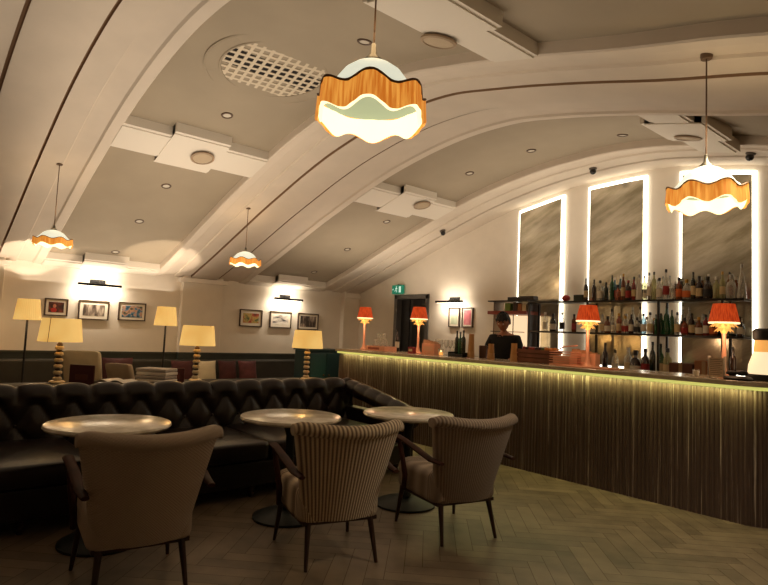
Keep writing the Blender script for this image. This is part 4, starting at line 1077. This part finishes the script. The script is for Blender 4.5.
for i in range(ns):
    a=Y0-OY+i*L_; cushion(-.30,a+.004,.30,.68,a+L_-.004,.455).build('seat_cushion',leather,so,angle=60)
# front rail with studs feel, arm
def armf(u,v):
    # arm sweeps from back height down toward the front
    x=-5.45+1.15*u; h=.77-.20*(u**1.3); t=PI*(-.15+1.3*v); R0=.095
    rr=R0+.012*abs(math.sin(PI*(x/.2)))**.5
    yc=Y1+.0
    return (x-OX,yc-OY+rr*math.cos(t)*1.0,h+rr*math.sin(t)-.02)
mb=MB().grid(armf,60,16); mb.build('arm_roll',leather,so,fixn=False,angle=80)
MB().box(-.58,Y1-OY-.10,.1,.68,Y1-OY+.05,.56).build('arm_panel',leather,so,smooth=False,bevel=.02)
MB().tube([(-5.45+1.15*u-OX,Y1-OY-.0,.77-.20*(u**1.3)-.02+.115) for u in [i/12 for i in range(13)]],.004,6).build('piping',mat('piping_highlight',(150,126,84),.4),so)  # pale gold tube paints the highlight along the arm roll
MB().lathe([(.10,0),(.10,.02),(.02,.03)],20,M=Matrix.Translation((.69,Y1-OY,.55))@Matrix.Rotation(PI/2,4,'Y')).build('arm_scroll',leather,so)
btn=MB().sphere((0,0,0),.013,10,6,sz=(.6,1,1)).build('button',leather,so); first=True
for j,z in enumerate([.55,.55+SZs/1.0*1.0-.0]):
    for i in range(-4,16):
        y=(i+(.5 if j else 0))*SXs
        if not(Y0<y<Y1-.15): continue
        o=btn if first else btn.copy()
        if not first: COL.objects.link(o); o.parent=so
        first=False; 
        xb=-5.30-.05*((z-.42)/.30); o.location=(xb-OX+.0,y-OY,z if z<.73 else .735)
lgp=MB().lathe([(.0001,0),(.018,0),(.026,.015),(.03,.035),(.02,.05),(.032,.065),(.032,.08),(.036,.10)],16).build('leg',darkwood,so)
for i,(x,y) in enumerate([(.58,Y1-.1-OY),(-.5,Y1-.1-OY),(.58,.75-OY),(-.5,.75-OY),(.58,2.4-OY),(-.5,2.4-OY),(.58,Y0+.1-OY),(-.5,Y0+.1-OY)]):
    o=lgp if i==0 else lgp.copy()
    if i: COL.objects.link(o); o.parent=so
    o.location=(x,y,0)

# ------------------------------------------------------------------ console behind sofa, lamps, menus
cn=thing('console_table','long dark wooden console table standing behind the chesterfield','console table',(-6.2,2.3,0))
MB().box(-.5,-2.6,.72,.46,2.2,.76).build('table_top',mat('console_top',(18,18,14),.65,noise=.3),cn,smooth=False,bevel=.008)
for x in (-.44,.4):
    for y in (-2.5,-.05,2.1): MB().tube([(x,y,0),(x,y,.72)],[.02,.03],8).build('leg',darkwood,cn)
def make_tablelamp():
    r=thing('table_lamp','x','table lamp',group='cream shaded table lamps behind the sofa')
    def sh(u,v): 
        t=2*PI*u; rr=.205-.028*v; return (rr*math.cos(t),rr*math.sin(t),.415+.235*v)
    MB().grid(sh,64,6,closeu=True).build('lamp_shade',cream_glow,r,fixn=False)
    mb=MB(); mbd=MB(); mb.lathe([(.0001,0),(.07,0),(.075,.012),(.06,.025)],24)
    for k_ in range(6):
        z=.02+k_*.062; mb.lathe([(.018,z),(.038,z+.008),(.043,z+.022),(.038,z+.036),(.018,z+.044)],24); mbd.lathe([(.012,z+.03),(.022,z+.04),(.030,z+.052),(.022,z+.066),(.012,z+.08)],20)
    mb.build('stacked_base',mat('lamp_ivory',(216,200,166),.35),r); mbd.build('dark_rings',mat('lamp_dark',(60,40,28),.4),r)
    MB().tube([(0,0,.39),(0,0,.6)],.006,6).build('stem',brass,r)
    MB().tube([(.2058,0,.41),(.1838,0,.66)],.003,5).build('shade_seam',mat('seam',(150,104,56),.8),r)
    MB().tube([(0,0,.64),(.182,0,.645)],.003,5).tube([(0,0,.64),(-.091,.158,.645)],.003,5).tube([(0,0,.64),(-.091,-.158,.645)],.003,5).build('shade_carrier',brass,r)
    return r
tl=make_tablelamp()
def shadelight(x,y,z,e):
    lamp('POINT',(x,y,z),e,(255,190,110),.05,name='shade_bulb')
for i,(px,dep,l,s,rz) in enumerate([(60.5,5.85,'cream table lamp with stacked ivory base at left, nearest of the three',1.0,-.75),(198,6.7,'cream table lamp with stacked base in the middle, beside the stack of papers',.98,2.5),(308,7.5,'cream table lamp with stacked base at right, by the teal chest',.98,2)]):
    q=atd(px,338,dep); zt=.761
    put(tl,i==0,(q.x,q.y,zt),rz,l,scale=s)
    shadelight(q.x,q.y,zt+.70,3.0); shadelight(q.x,q.y,zt+.36,2.6)
    print('lamp',i,q)
def make_floorlamp():
    r=thing('floor_lamp','x','floor lamp',group='cream shaded floor lamps by the picture wall')
    def sh(u,v):
        t=2*PI*u; rr=.165-.036*v+.0015*math.cos(40*t); return (rr*math.cos(t),rr*math.sin(t),1.375+.28*v)
    MB().grid(sh,160,6,closeu=True).build('lamp_shade',cream_glow,r,fixn=False)
    MB().tube([(0,0,.02),(0,0,1.6)],.014,10).build('pole',blackp,r)
    MB().lathe([(.0001,0),(.15,0),(.15,.015),(.03,.03)],28).build('base',black,r)
    MB().tube([(0,0,1.63),(.128,0,1.64)],.003,5).tube([(0,0,1.6),(0,0,1.66)],.008,6).tube([(0,0,1.63),(-.063,.11,1.64)],.003,5).tube([(0,0,1.63),(-.063,-.11,1.64)],.003,5).build('shade_carrier',brass,r)
    return r
fl_=make_floorlamp()
for i,(px,dep,l) in enumerate([(28,7.75,'cream shaded floor lamp on black pole at far left'),(166.5,8.6,'cream shaded floor lamp on black pole between the two groups of photographs')]):
    q=atd(px,312,dep); put(fl_,i==0,(q.x,q.y,0),0,l)
    lamp('SPOT',(q.x,q.y,1.60),62,(255,232,204),.03,aim=(q.x-.42,q.y+.05,2.4),spot=66,blend=.2,name='floor_bulb_up'); lamp('POINT',(q.x,q.y,1.30),4,(255,214,160),.06,name='floor_bulb_down')

# menus, book, papers on console
maroon=mat('maroon_cover',(84,34,34),.5); paper=mat('paper_white',(244,236,224),.7); greyp=mat('paper_grey',(190,180,172),.7)
q=atd(82,372,5.25)
r=thing('menu_folder','dark maroon menu folder standing upright right of the nearest table lamp','menu',(q.x,q.y,.761),math.radians(42))
MB().box(-.12,-.006,0,.12,.002,.235).box(-.12,.004,0,.12,.012,.235).build('cover',maroon,r,smooth=False,bevel=.002); MB().box(-.114,.002,.004,.114,.0045,.228).build('pages',paper,r,smooth=False)
MB().box(-.06,-.0075,.10,.06,-.006,.15).build('cover_plate',mat('maroon_plate',(110,56,44),.5),r,smooth=False)
q=atd(117,376,5.75)
r=thing('open_book','white open booklet lying on the console between menu and paper stack','book',(q.x,q.y,.761),math.radians(35))
MB().grid(lambda u,v:((u-.5)*.34,(v-.5)*.24,.05+.02*abs(math.sin(2*PI*u))),24,2).build('pages',paper,r,fixn=False); MB().box(-.175,-.125,0,.175,.125,.048).build('cover',mat('book_cover',(150,134,116),.6),r,smooth=False)
q=atd(157,372,6.0)
r=thing('paper_stack','thick stack of folded grey and white papers on the console','paper stack',(q.x,q.y,.761),math.radians(40))
for k_ in range(5): MB().box(-.17+.008*(k_%2),-.12,.001+k_*.036,.17-.006*((k_+1)%2),.12,.033+k_*.036).build('folded_sheets',[paper,greyp,greyp,paper,greyp][(k_+2)%5],r,smooth=False,bevel=.008)
q=atd(176,374,6.2)
r=thing('menu_folder','dark maroon menu folder standing right of the paper stack','menu',(q.x,q.y,.761),math.radians(48))
MB().box(-.09,-.006,0,.09,.002,.17).box(-.09,.004,0,.09,.012,.17).build('cover',maroon,r,smooth=False,bevel=.002); MB().box(-.085,.002,.004,.085,.0045,.165).build('pages',paper,r,smooth=False); MB().box(-.04,-.0075,.05,.04,-.006,.12).build('cover_plate',mat('maroon_plate',(110,56,44),.5),r,smooth=False)

# banquette along the picture wall
bq=thing('banquette','long dark banquette running along the foot of the picture wall','banquette',(-9.3,3.0,0))
MB().box(-.36,-4.2,0,.25,3.7,.30).build('base',mat('banq_base',(30,26,26),.6),bq,smooth=False)
MB().box(-.37,-4.2,.3,-.2,3.7,.82).build('backrest',mat('banq_back',(52,50,42),.5,noise=.2),bq,smooth=False,bevel=.03)
for i in range(6): cushion(-.2,-4.2+i*1.316,.3,.3,-4.2+(i+1)*1.316-.01,.45).build('seat_cushion',mat('banq_seat',(60,36,36),.5),bq)
def pillow(px,dep,m_,label,w=.44,h=.36,zb=.45,rzz=-PI/2,x=None):
    q=at(px,365,0,-8.98) 
    def f_(u,v):
        a=-1+2*u;b=-1+2*v; return a,b
    mb=MB()
    for sd in (1,-1):
        mb.grid(lambda u,v:((2*u-1)*w/2*(1-.06*(1-abs(2*v-1)**2)),sd*.07*((1-abs(2*u-1)**2.5)*(1-abs(2*v-1)**2.5))**.6,(2*v-1)*h/2*(1-.06*(1-abs(2*u-1)**2))+h/2),14,14,flip=sd>0)
    o=mb.build('cushion',m_,None,angle=80); o.location=(-8.93,q.y,zb+.02); o.rotation_euler=(math.radians(-14),0,-PI/2+math.radians(180))
    tag(o,label,'cushion','cushions along the picture wall banquette'); return o
creamc=mat('cushion_cream',(218,206,178),.9,noise=.1); maroonc=mat('cushion_maroon',(80,36,38),.8,noise=.35); greyc=mat('cushion_grey',(166,152,134),.9)
pillow(118,8,maroonc,'maroon cushion on the banquette behind the white booklet',.44,.42)
pillow(183,8,maroonc,'dark maroon cushion on the banquette below the second floor lamp',.36,.38)
pillow(206,8,creamc,'cream cushion on the banquette behind the middle table lamp',.36,.38)
pillow(228,8,maroonc,'maroon cushion immediately right of the cream cushion',.32,.38)
pillow(248,8,mat('cushion_plum',(110,60,64),.8,noise=.4),'mottled plum cushion, rightmost on the banquette',.34,.38)
# lounge chairs between console and banquette (cream backs)
def lounge(px,dep,h,w,m_,label,rz):
    q=atd(px,370,dep); r=thing('lounge_chair',label,'chair',(q.x,q.y,0),rz,'lounge chairs beyond the console')
    def bk(u,v):
        a=2*PI*u; c_,s_=math.cos(a),math.sin(a); kk=.16; X=math.copysign(abs(c_)**kk,c_);Z=math.copysign(abs(s_)**kk,s_)
        y_,s0=[(-.05,.0001),(-.05,.9),(-.035,1),(.035,1),(.05,.9),(.05,.0001)][round(v*5)]
        return (X*w/2*s0,y_-.25-.10*(Z*s0),(.38+h)/2+Z*s0*(h-.38)/2)
    MB().grid(bk,48,5,closeu=True).build('backrest',m_,r,angle=60)
    mbc=cushion(-w/2,-.25,.3,w/2,.3,.43); mbc.build('seat',m_,r,angle=60)
    for sx in (-1,1):
        MB().tube([(sx*(w/2-.05),.24,.3),(sx*(w/2-.03),.27,0)],[.02,.012],8).build('leg',darkwood,r); MB().tube([(sx*(w/2-.05),-.2,.3),(sx*(w/2-.03),-.26,0)],[.02,.012],8).build('leg',darkwood,r)
lounge(92,7.2,1.04,.42,creamc,'cream lounge chair with squared back behind the nearest table lamp',math.radians(55))
lounge(137,7.3,.90,.34,greyc,'grey-beige lounge chair with lower back behind the paper stack',math.radians(35))
# teal chest and red stool at the bar end
a=at(311,352,0,-7.6); b=at(343,352,0,-7.6)
r=thing('teal_cabinet','low teal cabinet between the right table lamp and the bar end','cabinet',(-7.85,(a.y+b.y)/2,0)); hw_=(b.y-a.y)/2
tealm=mat('teal_paint',(16,52,58),.5)
MB().box(-.22,-hw_,.06,.22,hw_,1.08).build('carcass',tealm,r,smooth=False,bevel=.01); MB().box(-.24,-hw_-.02,1.08,.24,hw_+.02,1.11).build('top',mat('teal_top',(34,60,60),.3),r,smooth=False,bevel=.004)
for sx in (-1,1):
    dr=MB().box(.22,min(0,sx*hw_)+.01,.1,.235,max(0,sx*hw_)-.01,1.04).build('door',mat('teal_door',(20,60,66),.5),r,smooth=False,bevel=.004)
    MB().sphere((.25,sx*.05,.7),.015,10,6).build('knob',brass,dr)
MB().box(-.2,-hw_+.03,0,.2,hw_-.03,.06).build('plinth',blackp,r,smooth=False)
q=at(327,377,0,-7.0)
r=thing('red_bench','low red upholstered bench top showing above the sofa back, by the teal cabinet','bench',(q.x,q.y,0),math.radians(0))
cushion(-.16,-.36,.56,.16,.36,.66).build('seat',mat('red_vinyl',(150,30,30),.4),r); 
for sx in (-1,1):
    for sy in (-1,1): MB().tube([(sx*.11,sy*.3,.57),(sx*.13,sy*.32,0)],[.02,.014],8).build('leg',darkwood,r)

# ------------------------------------------------------------------ general lighting
w=bpy.data.worlds.new('world'); sc.world=w; w.use_nodes=True; w.node_tree.nodes['Background'].inputs[0].default_value=(.02,.016,.012,1); w.node_tree.nodes['Background'].inputs[1].default_value=.4
def up(x,y,z,e,sx,sy,col=(255,237,214)):
    lamp('AREA',(x,y,z),e,col,sx,aim=(x+.0001,y,z+1),name='added_upfill',sy=sy)  # added unseen area fill, aimed up to brighten the vault
up(-7.6,2.5,1.95,33,2.2,4.5); up(-7.4,6.0,1.95,20,2.2,1.5)
up(-4.6,2.4,2.05,32,2.0,4.0); up(-4.2,6.2,2.2,24,3.0,1.0); up(-1.9,2.9,2.1,3,1.2,2.6); up(-4.6,.3,2.2,7,1.6,1.2)
lamp('SPOT',(-1.0,3.6,2.95),170,(255,238,208),.25,aim=(-1.1,3.5,0),spot=98,blend=.6,name='added_floor_spot')  # added spot without a fixture, brightens the floor by the bar
lamp('POINT',(-8.0,YB+.6,1.9),2.5,(255,236,210),.1,name='added_lobby_fill')  # added unseen point fill, brightens the doorway
